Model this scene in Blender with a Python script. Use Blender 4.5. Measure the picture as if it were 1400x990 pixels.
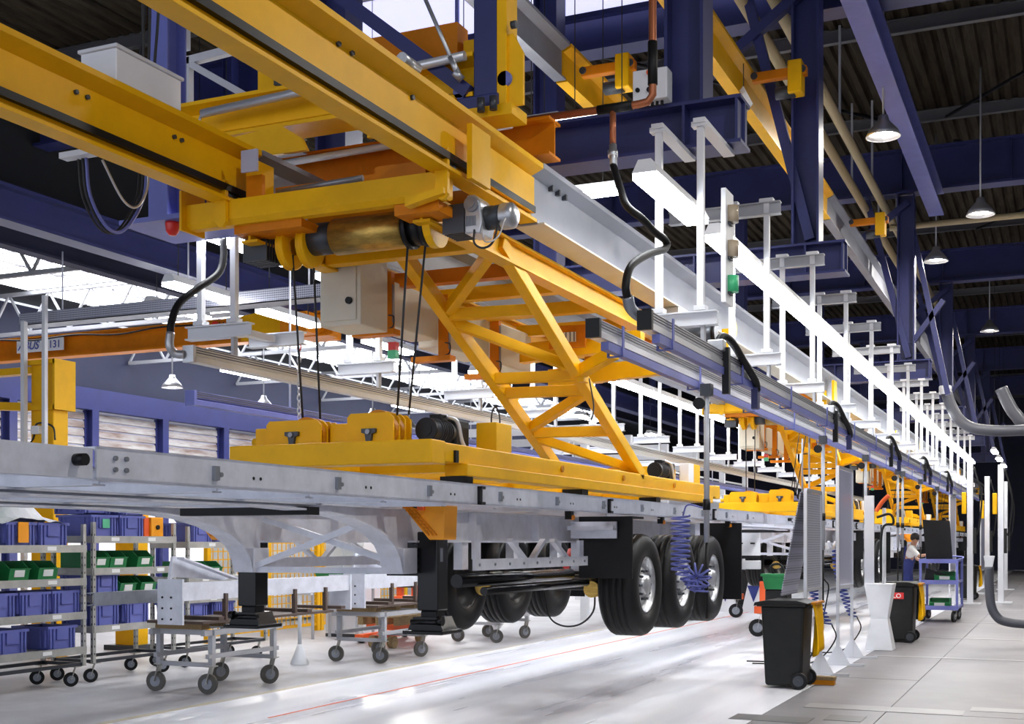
import bpy, bmesh, math, random
from mathutils import Vector, Matrix

random.seed(7)
for o in list(bpy.data.objects):
    bpy.data.objects.remove(o)
SC = bpy.context.scene
COL = SC.collection

# ------------------------------------------------------------------ camera
cd = bpy.data.cameras.new('camera')
cd.sensor_width = 36.0
cd.lens = 1692.0 / 1400.0 * 36.0
cd.shift_y = (742.0 - 495.0) / 1400.0
cd.clip_end = 300
cam = bpy.data.objects.new('camera', cd)
cam.location = (0, 0, 1.7)
cam.rotation_euler = (math.radians(90), 0, math.radians(24.0))
COL.objects.link(cam)
SC.camera = cam

# ------------------------------------------------------------------ world
W = bpy.data.worlds.new('world')
SC.world = W
W.use_nodes = True
W.node_tree.nodes['Background'].inputs[0].default_value = (0.80, 0.86, 1.0, 1)
W.node_tree.nodes['Background'].inputs[1].default_value = 1.0

# ------------------------------------------------------------------ exposure
SC.view_settings.view_transform = 'Standard'
SC.view_settings.look = 'None'
SC.view_settings.gamma = 1.0
SC.view_settings.use_curve_mapping = False
SC.view_settings.exposure = 0.5
STRIP_E = 24.0      # fluorescent strips along the line
HALL_E = 28.0       # fluorescent fittings elsewhere in the hall
BAY_E = 25.0        # high bay lamps, the glowing bulb
BAY_W = 170.0       # and its light in watts
SKY_E = 4.5         # roof lights

# ------------------------------------------------------------------ materials
M = {}
def mat(name, col, rough=0.5, metal=0.0, var=0.0, scale=3.0, emit=None, bump=0.0, col2=None, coat=0.0, stretch=None, spec=None):
    m = bpy.data.materials.new(name)
    m.use_nodes = True
    nt = m.node_tree
    b = nt.nodes['Principled BSDF']
    b.inputs['Base Color'].default_value = (*col, 1)
    b.inputs['Roughness'].default_value = rough
    b.inputs['Metallic'].default_value = metal
    if spec is not None: b.inputs['Specular IOR Level'].default_value = spec
    if coat: b.inputs['Coat Weight'].default_value = coat
    if emit is not None:
        b.inputs['Emission Color'].default_value = (*emit[0], 1)
        b.inputs['Emission Strength'].default_value = emit[1]
    if var or bump:
        tc = nt.nodes.new('ShaderNodeTexCoord')
        mp = nt.nodes.new('ShaderNodeMapping')
        if stretch: mp.inputs['Scale'].default_value = stretch
        nt.links.new(tc.outputs['Object'], mp.inputs[0])
        no = nt.nodes.new('ShaderNodeTexNoise')
        no.inputs['Scale'].default_value = scale
        no.inputs['Detail'].default_value = 5
        no.inputs['Roughness'].default_value = 0.65
        nt.links.new(mp.outputs[0], no.inputs['Vector'])
        if var:
            cr = nt.nodes.new('ShaderNodeValToRGB')
            c2 = col2 if col2 else tuple(c * (1 - var) for c in col)
            cr.color_ramp.elements[0].color = (*c2, 1)
            cr.color_ramp.elements[1].color = (*col, 1)
            cr.color_ramp.elements[0].position = 0.32
            cr.color_ramp.elements[1].position = 0.62
            nt.links.new(no.outputs[0], cr.inputs[0])
            nt.links.new(cr.outputs[0], b.inputs['Base Color'])
        if bump:
            bp = nt.nodes.new('ShaderNodeBump')
            bp.inputs['Strength'].default_value = bump
            bp.inputs['Distance'].default_value = 0.01
            nt.links.new(no.outputs[0], bp.inputs['Height'])
            nt.links.new(bp.outputs[0], b.inputs['Normal'])
    M[name] = m
    return m

mat('yellow', (0.90, 0.475, 0.003), 0.42, var=0.12, scale=2.5, spec=0.22)
mat('yellow_dark', (0.60, 0.22, 0.003), 0.45, var=0.2, scale=3, spec=0.22)
mat('orange', (0.74, 0.23, 0.004), 0.45, var=0.25, scale=1.5, spec=0.22)
mat('orange_plastic', (0.95, 0.36, 0.005), 0.4)
mat('red_orange', (0.85, 0.12, 0.02), 0.45)
mat('red', (0.65, 0.02, 0.02), 0.4)
mat('blue', (0.026, 0.031, 0.135), 0.42, var=0.25, scale=1.2)
mat('blue_light', (0.15, 0.17, 0.48), 0.45, var=0.15, scale=3)
mat('blue_crate', (0.13, 0.15, 0.46), 0.5, var=0.15, scale=6)
mat('blue_cloth', (0.035, 0.05, 0.22), 0.85)
mat('green', (0.012, 0.20, 0.055), 0.42, var=0.15, scale=5)
mat('green_light', (0.10, 0.50, 0.26), 0.45)
mat('galv', (0.74, 0.76, 0.84), 0.40, 0.15, var=0.18, scale=6, bump=0.05)
mat('galv_dark', (0.30, 0.32, 0.36), 0.4, 0.6, var=0.3, scale=5)
mat('alu', (0.74, 0.75, 0.78), 0.3, 0.6)
mat('alu_groove', (0.10, 0.10, 0.12), 0.5)
mat('girder_grey', (0.27, 0.28, 0.32), 0.42, 0.15, var=0.15, scale=1.5)
mat('grey_paint', (0.42, 0.43, 0.46), 0.5, var=0.1, scale=4)
mat('steel_shelf', (0.50, 0.49, 0.45), 0.42, 0.4, var=0.25, scale=4)
mat('white', (0.82, 0.83, 0.86), 0.45, var=0.06, scale=3)
mat('white_metal', (0.68, 0.69, 0.72), 0.4)
mat('paper', (0.85, 0.85, 0.83), 0.8)
mat('cream', (0.66, 0.63, 0.52), 0.5, var=0.1, scale=2)
mat('black', (0.006, 0.006, 0.007), 0.4, spec=0.3)
mat('black_gloss', (0.005, 0.005, 0.006), 0.22, spec=0.35)
mat('black_plastic', (0.013, 0.0135, 0.0135), 0.5, var=0.3, scale=4, spec=0.3)
mat('rubber', (0.007, 0.007, 0.0075), 0.55, bump=0.1, scale=30, spec=0.3)
mat('caster_tyre', (0.10, 0.095, 0.085), 0.6)
mat('hose_grey', (0.065, 0.068, 0.085), 0.4)
mat('motor_grey', (0.05, 0.055, 0.065), 0.4, 0.3)
mat('cast_alu', (0.55, 0.56, 0.58), 0.35, 0.7, var=0.2, scale=12)
mat('gold', (0.60, 0.38, 0.09), 0.32, 0.75, var=0.45, scale=9, stretch=(1, 4, 4))
mat('copper', (0.42, 0.14, 0.06), 0.4, 0.5)
mat('wood', (0.33, 0.22, 0.10), 0.7, var=0.35, scale=8, stretch=(8, 1, 8))
mat('brown_steel', (0.10, 0.065, 0.05), 0.6, var=0.3, scale=8)
mat('skin', (0.55, 0.30, 0.20), 0.55)
mat('hair', (0.012, 0.009, 0.008), 0.6)
mat('rope', (0.02, 0.02, 0.022), 0.6)
mat('roof_deck', (0.050, 0.040, 0.027), 0.85, var=0.5, scale=1.2, stretch=(6, 0.6, 1), col2=(0.016, 0.012, 0.009), spec=0.1)
mat('roof_dark', (0.012, 0.013, 0.017), 0.8)
mat('roof_steel', (0.10, 0.10, 0.11), 0.5)
mat('pipe_cream', (0.45, 0.36, 0.20), 0.5)
mat('wall_white', (0.72, 0.73, 0.77), 0.7, var=0.08, scale=0.8)
mat('wall_navy', (0.022, 0.026, 0.062), 0.7, var=0.2, scale=0.6)
mat('slat', (0.40, 0.385, 0.38), 0.55, var=0.5, scale=1.0, col2=(0.16, 0.10, 0.08), stretch=(1, 0.8, 6))
mat('tube_light', (1, 1, 1), 0.5, emit=((0.93, 0.96, 1.0), STRIP_E))
mat('hall_light', (1, 1, 1), 0.5, emit=((0.95, 0.97, 1.0), HALL_E))
mat('bay_light', (1, 1, 1), 0.5, emit=((1.0, 0.95, 0.85), BAY_E))
mat('roof_glass', (0.9, 0.92, 1), 0.4, emit=((0.92, 0.95, 1.0), SKY_E))
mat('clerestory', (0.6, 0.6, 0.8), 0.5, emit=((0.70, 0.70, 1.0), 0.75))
mat('rail_cream', (0.74, 0.72, 0.66), 0.4)
mat('lamp_shade', (0.45, 0.45, 0.47), 0.3, 0.6)
mat('amber', (0.9, 0.30, 0.02), 0.25)
mat('signal_green', (0.06, 0.38, 0.17), 0.3, emit=((0.05, 0.9, 0.35), 0.06))
mat('signal_red', (0.7, 0.03, 0.02), 0.3)
mat('signal_glass', (0.45, 0.36, 0.25), 0.2)
mat('sign_blue', (0.06, 0.08, 0.35), 0.5)
mat('glass_lilac', (0.50, 0.52, 0.68), 0.2)

# white epoxy, concrete and perforated sheet have their own node set-ups
def floor_white():
    m = mat('epoxy_white', (0.80, 0.81, 0.86), 0.22)
    nt = m.node_tree; b = nt.nodes['Principled BSDF']
    tc = nt.nodes.new('ShaderNodeTexCoord'); mp = nt.nodes.new('ShaderNodeMapping')
    mp.inputs['Scale'].default_value = (1.6, 0.10, 1)
    nt.links.new(tc.outputs['Object'], mp.inputs[0])
    n = nt.nodes.new('ShaderNodeTexNoise'); n.inputs['Scale'].default_value = 1.2; n.inputs['Detail'].default_value = 4
    nt.links.new(mp.outputs[0], n.inputs['Vector'])
    r = nt.nodes.new('ShaderNodeValToRGB')
    r.color_ramp.elements[0].color = (0.66, 0.67, 0.74, 1); r.color_ramp.elements[0].position = 0.3
    r.color_ramp.elements[1].color = (0.88, 0.89, 0.94, 1); r.color_ramp.elements[1].position = 0.55
    nt.links.new(n.outputs[0], r.inputs[0]); nt.links.new(r.outputs[0], b.inputs['Base Color'])
    m2 = nt.nodes.new('ShaderNodeMapRange'); m2.inputs['To Min'].default_value = 0.18; m2.inputs['To Max'].default_value = 0.42
    nt.links.new(n.outputs[0], m2.inputs[0]); nt.links.new(m2.outputs[0], b.inputs['Roughness'])
floor_white()
def concrete(name, c1, c2):
    m = mat(name, c1, 0.5)
    nt = m.node_tree; b = nt.nodes['Principled BSDF']
    tc = nt.nodes.new('ShaderNodeTexCoord')
    n = nt.nodes.new('ShaderNodeTexNoise'); n.inputs['Scale'].default_value = 0.55; n.inputs['Detail'].default_value = 9; n.inputs['Roughness'].default_value = 0.7
    nt.links.new(tc.outputs['Object'], n.inputs['Vector'])
    r = nt.nodes.new('ShaderNodeValToRGB')
    r.color_ramp.elements[0].color = (*c2, 1); r.color_ramp.elements[0].position = 0.35
    r.color_ramp.elements[1].color = (*c1, 1); r.color_ramp.elements[1].position = 0.62
    nt.links.new(n.outputs[0], r.inputs[0]); nt.links.new(r.outputs[0], b.inputs['Base Color'])
concrete('concrete', (0.185, 0.176, 0.188), (0.135, 0.128, 0.14))
concrete('concrete_left', (0.62, 0.62, 0.65), (0.46, 0.45, 0.47))
concrete('line_paint', (0.30, 0.29, 0.30), (0.20, 0.19, 0.20))
concrete('line_yellow', (0.55, 0.46, 0.27), (0.50, 0.49, 0.48))
concrete('patch', (0.12, 0.115, 0.12), (0.09, 0.087, 0.09))
def perforated():
    m = mat('perforated', (0.50, 0.51, 0.60), 0.4, 0.3)
    nt = m.node_tree; b = nt.nodes['Principled BSDF']
    tc = nt.nodes.new('ShaderNodeTexCoord')
    v = nt.nodes.new('ShaderNodeTexVoronoi'); v.inputs['Scale'].default_value = 34; v.inputs['Randomness'].default_value = 0.0
    nt.links.new(tc.outputs['Object'], v.inputs['Vector'])
    r = nt.nodes.new('ShaderNodeValToRGB'); r.color_ramp.interpolation = 'CONSTANT'
    r.color_ramp.elements[0].color = (0.10, 0.10, 0.14, 1)
    r.color_ramp.elements[1].color = (0.52, 0.53, 0.62, 1); r.color_ramp.elements[1].position = 0.36
    nt.links.new(v.outputs['Distance'], r.inputs[0]); nt.links.new(r.outputs[0], b.inputs['Base Color'])
perforated()

# ------------------------------------------------------------------ mesh helpers
V = Vector
class MB:
    """collects shapes in world coordinates; build() makes them one mesh object in the frame of its parent"""
    def __init__(s): s.v = []; s.f = []; s.sm = []
    def add(s, vs, fs, smooth=False):
        n = len(s.v)
        s.v += [tuple(p) for p in vs]
        s.f += [tuple(i + n for i in f) for f in fs]
        s.sm += [smooth] * len(fs)
        return s
    def box(s, x0, x1, y0, y1, z0, z1):
        return s.add([(x0,y0,z0),(x1,y0,z0),(x1,y1,z0),(x0,y1,z0),(x0,y0,z1),(x1,y0,z1),(x1,y1,z1),(x0,y1,z1)],
                     [(0,3,2,1),(4,5,6,7),(0,1,5,4),(1,2,6,5),(2,3,7,6),(3,0,4,7)])
    def frame(s, p, q, up=(0,0,1)):
        p, q = V(p), V(q); d = (q - p).normalized(); u = V(up)
        if abs(d.dot(u)) > 0.999: u = V((1,0,0)) if abs(d.x) < 0.9 else V((0,1,0))
        a = d.cross(u).normalized(); b = a.cross(d).normalized()
        return p, q, a, b
    def bar(s, p, q, w, h, up=(0,0,1), oa=0.0, ob=0.0):
        p, q, a, b = s.frame(p, q, up)
        p = p + a*oa + b*ob; q = q + a*oa + b*ob
        c = [(-w/2,-h/2),(w/2,-h/2),(w/2,h/2),(-w/2,h/2)]
        vs = [p + a*i + b*j for i,j in c] + [q + a*i + b*j for i,j in c]
        return s.add(vs, [(0,3,2,1),(4,5,6,7),(0,1,5,4),(1,2,6,5),(2,3,7,6),(3,0,4,7)])
    def ibeam(s, p, q, w, h, tf, tw, up=(0,0,1)):
        s.bar(p, q, w, tf, up, 0, h/2 - tf/2); s.bar(p, q, w, tf, up, 0, -h/2 + tf/2)
        return s.bar(p, q, tw, h - 2*tf, up)
    def cyl(s, p, q, r, n=16, r2=None, smooth=True, caps=True):
        r2 = r if r2 is None else r2
        p, q, a, b = s.frame(p, q)
        vs = []
        for c, rr in ((p, r), (q, r2)):
            for i in range(n):
                t = 2*math.pi*i/n
                vs.append(c + a*(rr*math.cos(t)) + b*(rr*math.sin(t)))
        s.add(vs, [(i, (i+1)%n, n+(i+1)%n, n+i) for i in range(n)], smooth)
        if caps:
            k = len(s.v) - 2*n
            s.f.append(tuple(k+i for i in reversed(range(n)))); s.sm.append(False)
            s.f.append(tuple(k+n+i for i in range(n))); s.sm.append(False)
        return s
    def tube(s, pts, r, n=8):
        pts = [V(p) for p in pts]; rings = []
        u = V((0,0,1)); pd = None
        for i, p in enumerate(pts):
            d = (pts[min(i+1, len(pts)-1)] - pts[max(i-1, 0)]).normalized()
            if i == 0:
                if abs(d.z) > 0.95: u = V((1,0,0))
                a = d.cross(u).normalized()
            else:
                a = (a - d*a.dot(d)).normalized()
            b = a.cross(d)
            rings.append([p + a*(r*math.cos(2*math.pi*k/n)) + b*(r*math.sin(2*math.pi*k/n)) for k in range(n)])
        vs = [x for ring in rings for x in ring]
        fs = [(i*n+k, i*n+(k+1)%n, (i+1)*n+(k+1)%n, (i+1)*n+k) for i in range(len(pts)-1) for k in range(n)]
        s.add(vs, fs, True)
        k0 = len(s.v) - len(vs)
        s.f.append(tuple(k0+k for k in range(n))); s.sm.append(False)
        s.f.append(tuple(k0+len(vs)-n+k for k in range(n))); s.sm.append(False)
        return s
    def prism(s, poly, axis, a0, a1):
        """poly: 2-d outline; axis x -> (y,z), y -> (x,z), z -> (x,y)"""
        def mk(p, a):
            return {'x': (a, p[0], p[1]), 'y': (p[0], a, p[1]), 'z': (p[0], p[1], a)}[axis]
        n = len(poly)
        vs = [mk(p, a0) for p in poly] + [mk(p, a1) for p in poly]
        return s.add(vs, [tuple(range(n))[::-1], tuple(range(n, 2*n))] + [(i, (i+1)%n, n+(i+1)%n, n+i) for i in range(n)])
    def lathe(s, prof, c, axis='z', n=24, smooth=True):
        """prof: (radius, height) pairs round an axis through c"""
        vs = []
        for r, h in prof:
            for i in range(n):
                t = 2*math.pi*i/n; x, y = r*math.cos(t), r*math.sin(t)
                vs.append({'z': (c[0]+x, c[1]+y, c[2]+h), 'x': (c[0]+h, c[1]+x, c[2]+y), 'y': (c[0]+x, c[1]+h, c[2]+y)}[axis])
        fs = [(j*n+i, j*n+(i+1)%n, (j+1)*n+(i+1)%n, (j+1)*n+i) for j in range(len(prof)-1) for i in range(n)]
        return s.add(vs, fs, smooth)
    def strip(s, path, w_axis, w0, w1, t):
        """a plate following a path in the other two axes (y,z when w_axis is x), thickness t downwards"""
        n = len(path); up = path; dn = []
        for i, p in enumerate(path):
            a = path[max(i-1,0)]; b = path[min(i+1,n-1)]
            d = V((b[0]-a[0], b[1]-a[1])).normalized(); nn = V((d.y, -d.x))
            dn.append((p[0]+nn.x*t, p[1]+nn.y*t))
        for i in range(n-1):
            s.prism([up[i], up[i+1], dn[i+1], dn[i]], w_axis, w0, w1)
        return s
    def build(s, name, m, parent=None, bevel=0.0, origin=None):
        o3 = V((0,0,0)) if origin is None else V(origin)
        if parent is not None:
            r = parent
            while r.parent is not None: r = r.parent
            o3 = V(r.location)
        me = bpy.data.meshes.new(name)
        me.from_pydata([(p[0]-o3.x, p[1]-o3.y, p[2]-o3.z) for p in s.v], [], s.f)
        me.polygons.foreach_set('use_smooth', s.sm)
        me.update()
        bm = bmesh.new(); bm.from_mesh(me); bmesh.ops.recalc_face_normals(bm, faces=bm.faces); bm.to_mesh(me); bm.free()
        me.materials.append(M[m] if isinstance(m, str) else m)
        o = bpy.data.objects.new(name, me)
        COL.objects.link(o)
        if parent is not None: o.parent = parent
        else: o.location = o3
        if bevel:
            b = o.modifiers.new('bevel', 'BEVEL'); b.width = bevel; b.segments = 2; b.limit_method = 'ANGLE'
        return o

def cr(pts, k=6):
    """smooth curve through points"""
    P = [V(p) for p in pts]; P = [P[0]*2-P[1]] + P + [P[-1]*2-P[-2]]; out = []
    for i in range(1, len(P)-2):
        for j in range(k):
            t = j/k; a, b, c, d = P[i-1], P[i], P[i+1], P[i+2]
            out.append(0.5*((2*b)+(c-a)*t+(2*a-5*b+4*c-d)*t*t+(3*b-a-3*c+d)*t**3))
    out.append(P[-2]); return out

def tag(o, label, cat, group=None, kind=None):
    if label: o['label'] = label
    if cat: o['category'] = cat
    if group: o['group'] = group
    if kind: o['kind'] = kind
    return o
def thing(name, label, cat, loc, group=None):
    o = bpy.data.objects.new(name, None); o.empty_display_size = 0.1
    COL.objects.link(o); o.location = loc
    return tag(o, label, cat, group)
def struct(o, label=None):
    o['kind'] = 'structure'
    if label: o['label'] = label
    return o
def clone(o, loc=None, label=None, parent=None, rz=None, group=None):
    c = o.copy(); COL.objects.link(c); c.parent = parent
    if loc is not None: c.location = loc
    if rz is not None: c.rotation_euler = (0, 0, rz)
    if label: c['label'] = label
    if group: c['group'] = group
    for ch in o.children: clone(ch, parent=c)
    return c
ORD = ['first','second','third','fourth','fifth','sixth','seventh','eighth','ninth','tenth','eleventh','twelfth','thirteenth','fourteenth','fifteenth','sixteenth','seventeenth','eighteenth','nineteenth','twentieth','twenty-first','twenty-second','twenty-third','twenty-fourth']

# ================================================================== THE HALL
X_EDGE = -2.72                      # edge between the white epoxy of the line and the grey aisle
fl = struct(MB().box(-25.5, 15, -8, 82, -0.3, -0.02).build('floor', 'concrete'), 'concrete slab floor of the factory hall')
struct(MB().box(-8.2, X_EDGE, -8, 82, -0.02, 0.0).build('floor_coating', 'epoxy_white', fl), 'glossy white epoxy floor under the hanging trailers')
MB().box(-25.5, -8.2, -8, 82, -0.02, -0.001).build('floor_slab', 'concrete_left', fl)
ys = [-8, 2.5, 9.6, 12.9, 16.0, 19.2, 23.3, 28.0, 33.5, 40.0, 50, 64, 82]
xs = [X_EDGE + 0.006, -1.62, 0.9, 4.4, 15]
for i in range(len(ys)-1):
    for j in range(len(xs)-1):
        MB().box(xs[j], xs[j+1]-0.008, ys[i], ys[i+1]-0.008, -0.02, -0.001 - 0.0012*((i*3+j) % 2)).build('floor_slab', 'concrete', fl)
for (x0, x1, y0, y1, m) in [(-2.45, -0.9, 12.90, 13.28, 'line_paint'), (-0.86, 0.6, 13.30, 13.62, 'line_paint'),
                            (-2.6, -0.4, 19.15, 19.32, 'line_paint'), (-2.0, 0.8, 23.2, 23.38, 'line_paint'),
                            (-2.2, 0.8, 27.9, 28.1, 'line_paint'), (-2.2, 0.8, 33.4, 33.6, 'line_paint'),
                            (-2.1, -1.75, 12.05, 12.45, 'patch'), (-2.95, -2.2, 11.75, 12.15, 'patch')]:
    MB().box(x0, x1, y0, y1, 0.0, 0.0025).build('floor_marking', m, fl)
MB().box(-8.3, -8.2, -2, 70, 0.0, 0.0025).build('floor_marking', 'line_yellow', fl)
MB().box(-7.05, -7.02, 10, 40, 0.0005, 0.003).build('floor_marking', 'red_orange', fl)

# --- walls
struct(MB().box(-25.5, 15, 82, 82.3, 0, 12).build('wall_back', 'wall_navy'), 'dark blue end wall far behind the line')
struct(MB().box(15, 15.3, -8, 82, 0, 12).build('wall_right', 'wall_white'))
wl = struct(MB().box(-25.6, -25.3, -8, 82, 0, 8.0).build('wall_left', 'wall_white'), 'white left side wall with navy steel frame')
MB().box(-25.3, -25.0, 4, 82, 5.45, 6.05).build('wall_beam', 'blue', wl)
MB().box(-25.3, -25.24, 4, 82, 6.05, 8.0).build('wall_cladding', 'wall_navy', wl)
for k in range(12):
    y = 15.2 + 3.0*k
    MB().ibeam((-25.15, y, 0), (-25.15, y, 5.45), 0.26, 0.3, 0.03, 0.03, (1,0,0)).build('wall_column', 'blue', wl)
    w = struct(MB().box(-25.3, -25.26, y+0.2, y+2.8, 3.0, 5.4).build('window_%d' % (k+1), 'glass_lilac'))
    MB().box(-25.28, -25.2, y+0.16, y+0.22, 2.95, 5.43).box(-25.28, -25.2, y+2.78, y+2.84, 2.95, 5.43).box(-25.28, -25.2, y+0.16, y+2.84, 2.92, 3.0).build('window_frame', 'blue', w)
    for q in range(10):
        z = 3.05 + q*0.235
        MB().prism([(-25.25, z), (-25.21, z+0.02), (-25.23, z+0.2), (-25.25, z+0.2)], 'y', y+0.22, y+2.78).build('slat', 'slat', w)

# --- roof over the line and the aisle: corrugated sheets on purlins on main beams
Z_DECK = 10.85
ce = struct(MB().box(-18.0, 15.3, -8, 82, Z_DECK+0.08, Z_DECK+0.15).build('ceiling', 'roof_dark'), 'dark corrugated metal roof high above the line')
prof = []
for k in range(4):
    x = k*0.25
    prof += [(x, 0.0), (x+0.11, 0.0), (x+0.15, 0.07), (x+0.21, 0.07)]
prof.append((1.0, 0.0))
def sheet(L):
    mb = MB()
    n = len(prof)
    vs = [(p[0], 0, p[1]) for p in prof] + [(p[0], L, p[1]) for p in prof]
    mb.add(vs, [(i, i+1, n+i+1, n+i) for i in range(n-1)])
    return mb
s0 = sheet(9.9).build('roof_sheet', 'roof_deck', ce)
first = True
for j in range(7):
    for i in range(33):
        o = s0 if first else s0.copy()
        if not first: COL.objects.link(o)
        first = False
        o.parent = ce; o.location = (-17.9 + i*0.99, 8.05 + 10*j - 0.0, Z_DECK - 0.06*((i*7+j*3) % 3)/3)
for j in range(15):
    y = 12.6 + 4.95*j if j else 12.6
    for dy in (0,):
        MB().ibeam((-18, y, Z_DECK-0.14), (15, y, Z_DECK-0.14), 0.12, 0.24, 0.02, 0.02).build('purlin', 'roof_steel', ce)
for k, y in enumerate((18.0, 28.0, 38.0, 48.0, 58.0, 68.0)):
    b = MB().ibeam((-17.9, y, 9.72), (15, y, 9.72), 0.42, 0.95, 0.05, 0.05).build('roof_beam', 'blue')
    struct(b, 'dark blue main roof beam, %s across the hall from the near end' % ORD[k])
    st = MB()
    for i in range(13):
        x = -12 + 2.2*i
        st.box(x, x+0.02, y-0.2, y+0.2, 9.3, 10.15)
    st.build('stiffener', 'blue', b)
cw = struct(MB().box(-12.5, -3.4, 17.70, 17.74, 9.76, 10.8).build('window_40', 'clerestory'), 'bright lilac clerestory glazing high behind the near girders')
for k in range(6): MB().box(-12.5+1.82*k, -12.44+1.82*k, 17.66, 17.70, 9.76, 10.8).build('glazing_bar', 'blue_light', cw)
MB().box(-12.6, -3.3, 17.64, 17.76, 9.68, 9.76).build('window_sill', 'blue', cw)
# long roof beam along the aisle, its end hung on the second main beam
lb = MB().ibeam((-2.5, 4, 9.02), (-2.5, 28.2, 9.02), 0.31, 0.5, 0.04, 0.05).build('roof_beam', 'blue_light')
struct(lb, 'long grey-blue roof beam running lengthwise over the aisle')
lb2 = MB().ibeam((4.6, 8, 9.02), (4.6, 70, 9.02), 0.3, 0.4, 0.03, 0.04).build('roof_beam', 'blue')
struct(lb2, 'dark lengthwise roof beam far over the right of the aisle')
for k, (a, b) in enumerate((((-2.2, 19.0, 10.6), (4.2, 27.0, 10.55)), ((4.2, 19.0, 10.6), (-2.2, 27.0, 10.5)), ((-2.2, 29.0, 10.6), (4.2, 37.0, 10.55)), ((4.2, 29.0, 10.6), (-2.2, 37.0, 10.5)),
                            ((-9.5, 19.0, 10.6), (-3.2, 27.0, 10.5)))):
    MB().cyl(a, b, 0.035, 6).build('roof_brace', 'black', ce)
# cream ducts under the deck
for k, x in enumerate((-3.95, -3.55)):
    p = tag(MB().tube([(x, 12, 9.0), (x, 40, 9.0)], 0.085, 10).build('roof_pipe', 'pipe_cream', origin=(x, 12, 9.0)), ('left' if k == 0 else 'right') + ' one of two cream pipes running lengthwise under the roof', 'pipe', 'cream roof pipes')
    for y in (14, 18, 22, 26, 30): MB().box(x-0.02, x+0.02, y-0.02, y+0.02, 9.05, 10.7).build('pipe_hanger', 'grey_paint', p)
tag(MB().tube(cr([(-3.6, 29.2, 8.85), (-1.5, 29.2, 8.85), (0.4, 29.2, 8.87), (0.7, 29.2, 9.0), (0.72, 29.2, 9.4)], 5), 0.07, 8).build('roof_pipe', 'pipe_cream', origin=(-1, 29.2, 8.85)), 'cream pipe crossing the aisle under the second main roof beam', 'pipe', 'cream roof pipes')

# --- lower roof of the left bay with roof lights
cl = struct(MB().box(-25.6, -18.0, -8, 82, 8.15, 8.3).build('ceiling_left', 'roof_dark'), 'dark roof of the lower left bay')
struct(MB().box(-18.1, -17.95, -8, 82, 7.85, 11.0).build('wall_fascia', 'roof_dark'), 'dark steel fascia between the high roof and the left bay')
for k in range(8):
    y = 19.0 + 5.2*k
    w = struct(MB().box(-23.8, -19.6, y, y+4.5, 8.05, 8.14).build('window_%d' % (k+20), 'roof_glass'))
    for q in range(1, 4): MB().box(-23.8, -19.6, y+q*1.125-0.025, y+q*1.125+0.025, 8.0, 8.05).build('glazing_bar', 'grey_paint', w)
    MB().box(-21.73, -21.67, y, y+4.5, 8.0, 8.05).build('glazing_bar', 'grey_paint', w)
for k in range(7):
    y = 18.4 + 5.2*k
    t = thing('roof_truss', '%s steel roof truss of the left bay, counting from the camera' % ORD[k], None, (-19.5, y, 7.2)); t['kind'] = 'structure'
    MB().bar((-25.2, y, 7.0), (-17.2, y, 7.0), 0.09, 0.09).build('bottom_chord', 'grey_paint', t)
    MB().bar((-25.2, y, 8.0), (-17.2, y, 8.0), 0.09, 0.09).build('top_chord', 'grey_paint', t)
    n = 6; dx = 8.0/n
    for i in range(n):
        x = -25.2 + i*dx
        MB().bar((x, y, 7.0), (x+dx/2, y, 8.0), 0.05, 0.05).build('web_member', 'grey_paint', t)
        MB().bar((x+dx/2, y, 8.0), (x+dx, y, 7.0), 0.05, 0.05).build('web_member', 'grey_paint', t)
struct(MB().ibeam((-17.0, 2, 7.35), (-17.0, 70, 7.35), 0.3, 0.9, 0.05, 0.05).build('roof_beam', 'wall_navy'), 'dark valley beam running lengthwise in the left bay')
rb = struct(MB().ibeam((-13.1, 0, 6.28), (-13.1, 70, 6.28), 0.32, 0.5, 0.05, 0.05).build('runway_beam', 'blue'), 'navy crane runway beam along the left bay')
for k in range(6):
    y = 9.5 + 8*k
    MB().ibeam((-13.1, y, 6.5), (-13.1, y, 10.7), 0.2, 0.2, 0.02, 0.02, (1,0,0)).build('runway_hanger', 'blue', rb)

# ================================================================== BLUE SUPPORT STEEL OF THE LINE
def support_portal(y, nth, full=True):
    t = thing('support_portal', 'navy steel portal hanging from the roof, %s along the line' % nth, 'steel frame', (-4.0, y, 5.2), 'portals hanging from the roof')
    MB().ibeam((-7.5, y, 5.43), (-2.58, y, 5.43), 0.36, 0.42, 0.03, 0.03).build('cross_beam', 'blue', t)
    for x in (-3.1, -6.8):
        MB().ibeam((x, y, 5.64), (x, y, 9.22 if y > 20 else 10.7), 0.34, 0.36, 0.03, 0.03, (1,0,0)).build('column', 'blue', t)
    for x in (-6.8, -4.6, -3.1, -2.62):
        MB().box(x-0.012, x+0.012, y-0.175, y+0.175, 5.25, 5.61).build('stiffener', 'blue', t)
    return t
for k, y in enumerate((10.9, 16.6, 28.0, 38.0, 48.0, 58.0)):
    t = support_portal(y, ORD[k])
    if y > 12:
        MB().bar((-3.92, y-0.05, 9.2), (-3.05, y-0.05, 5.70), 0.13, 0.13).build('brace', 'blue', t)
        MB().bar((-4.45, y-0.12, 8.02), (-3.05, y-0.12, 9.05), 0.13, 0.13).build('brace', 'blue', t)
        if y > 20: MB().bar((-2.98, y, 8.54), (-2.25, y, 4.87), 0.11, 0.11).build('brace', 'blue', t)
        if y > 20: MB().bar((-3.0, y, 6.0), (-2.34, y, 6.9), 0.11, 0.11).build('brace', 'blue', t)
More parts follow.
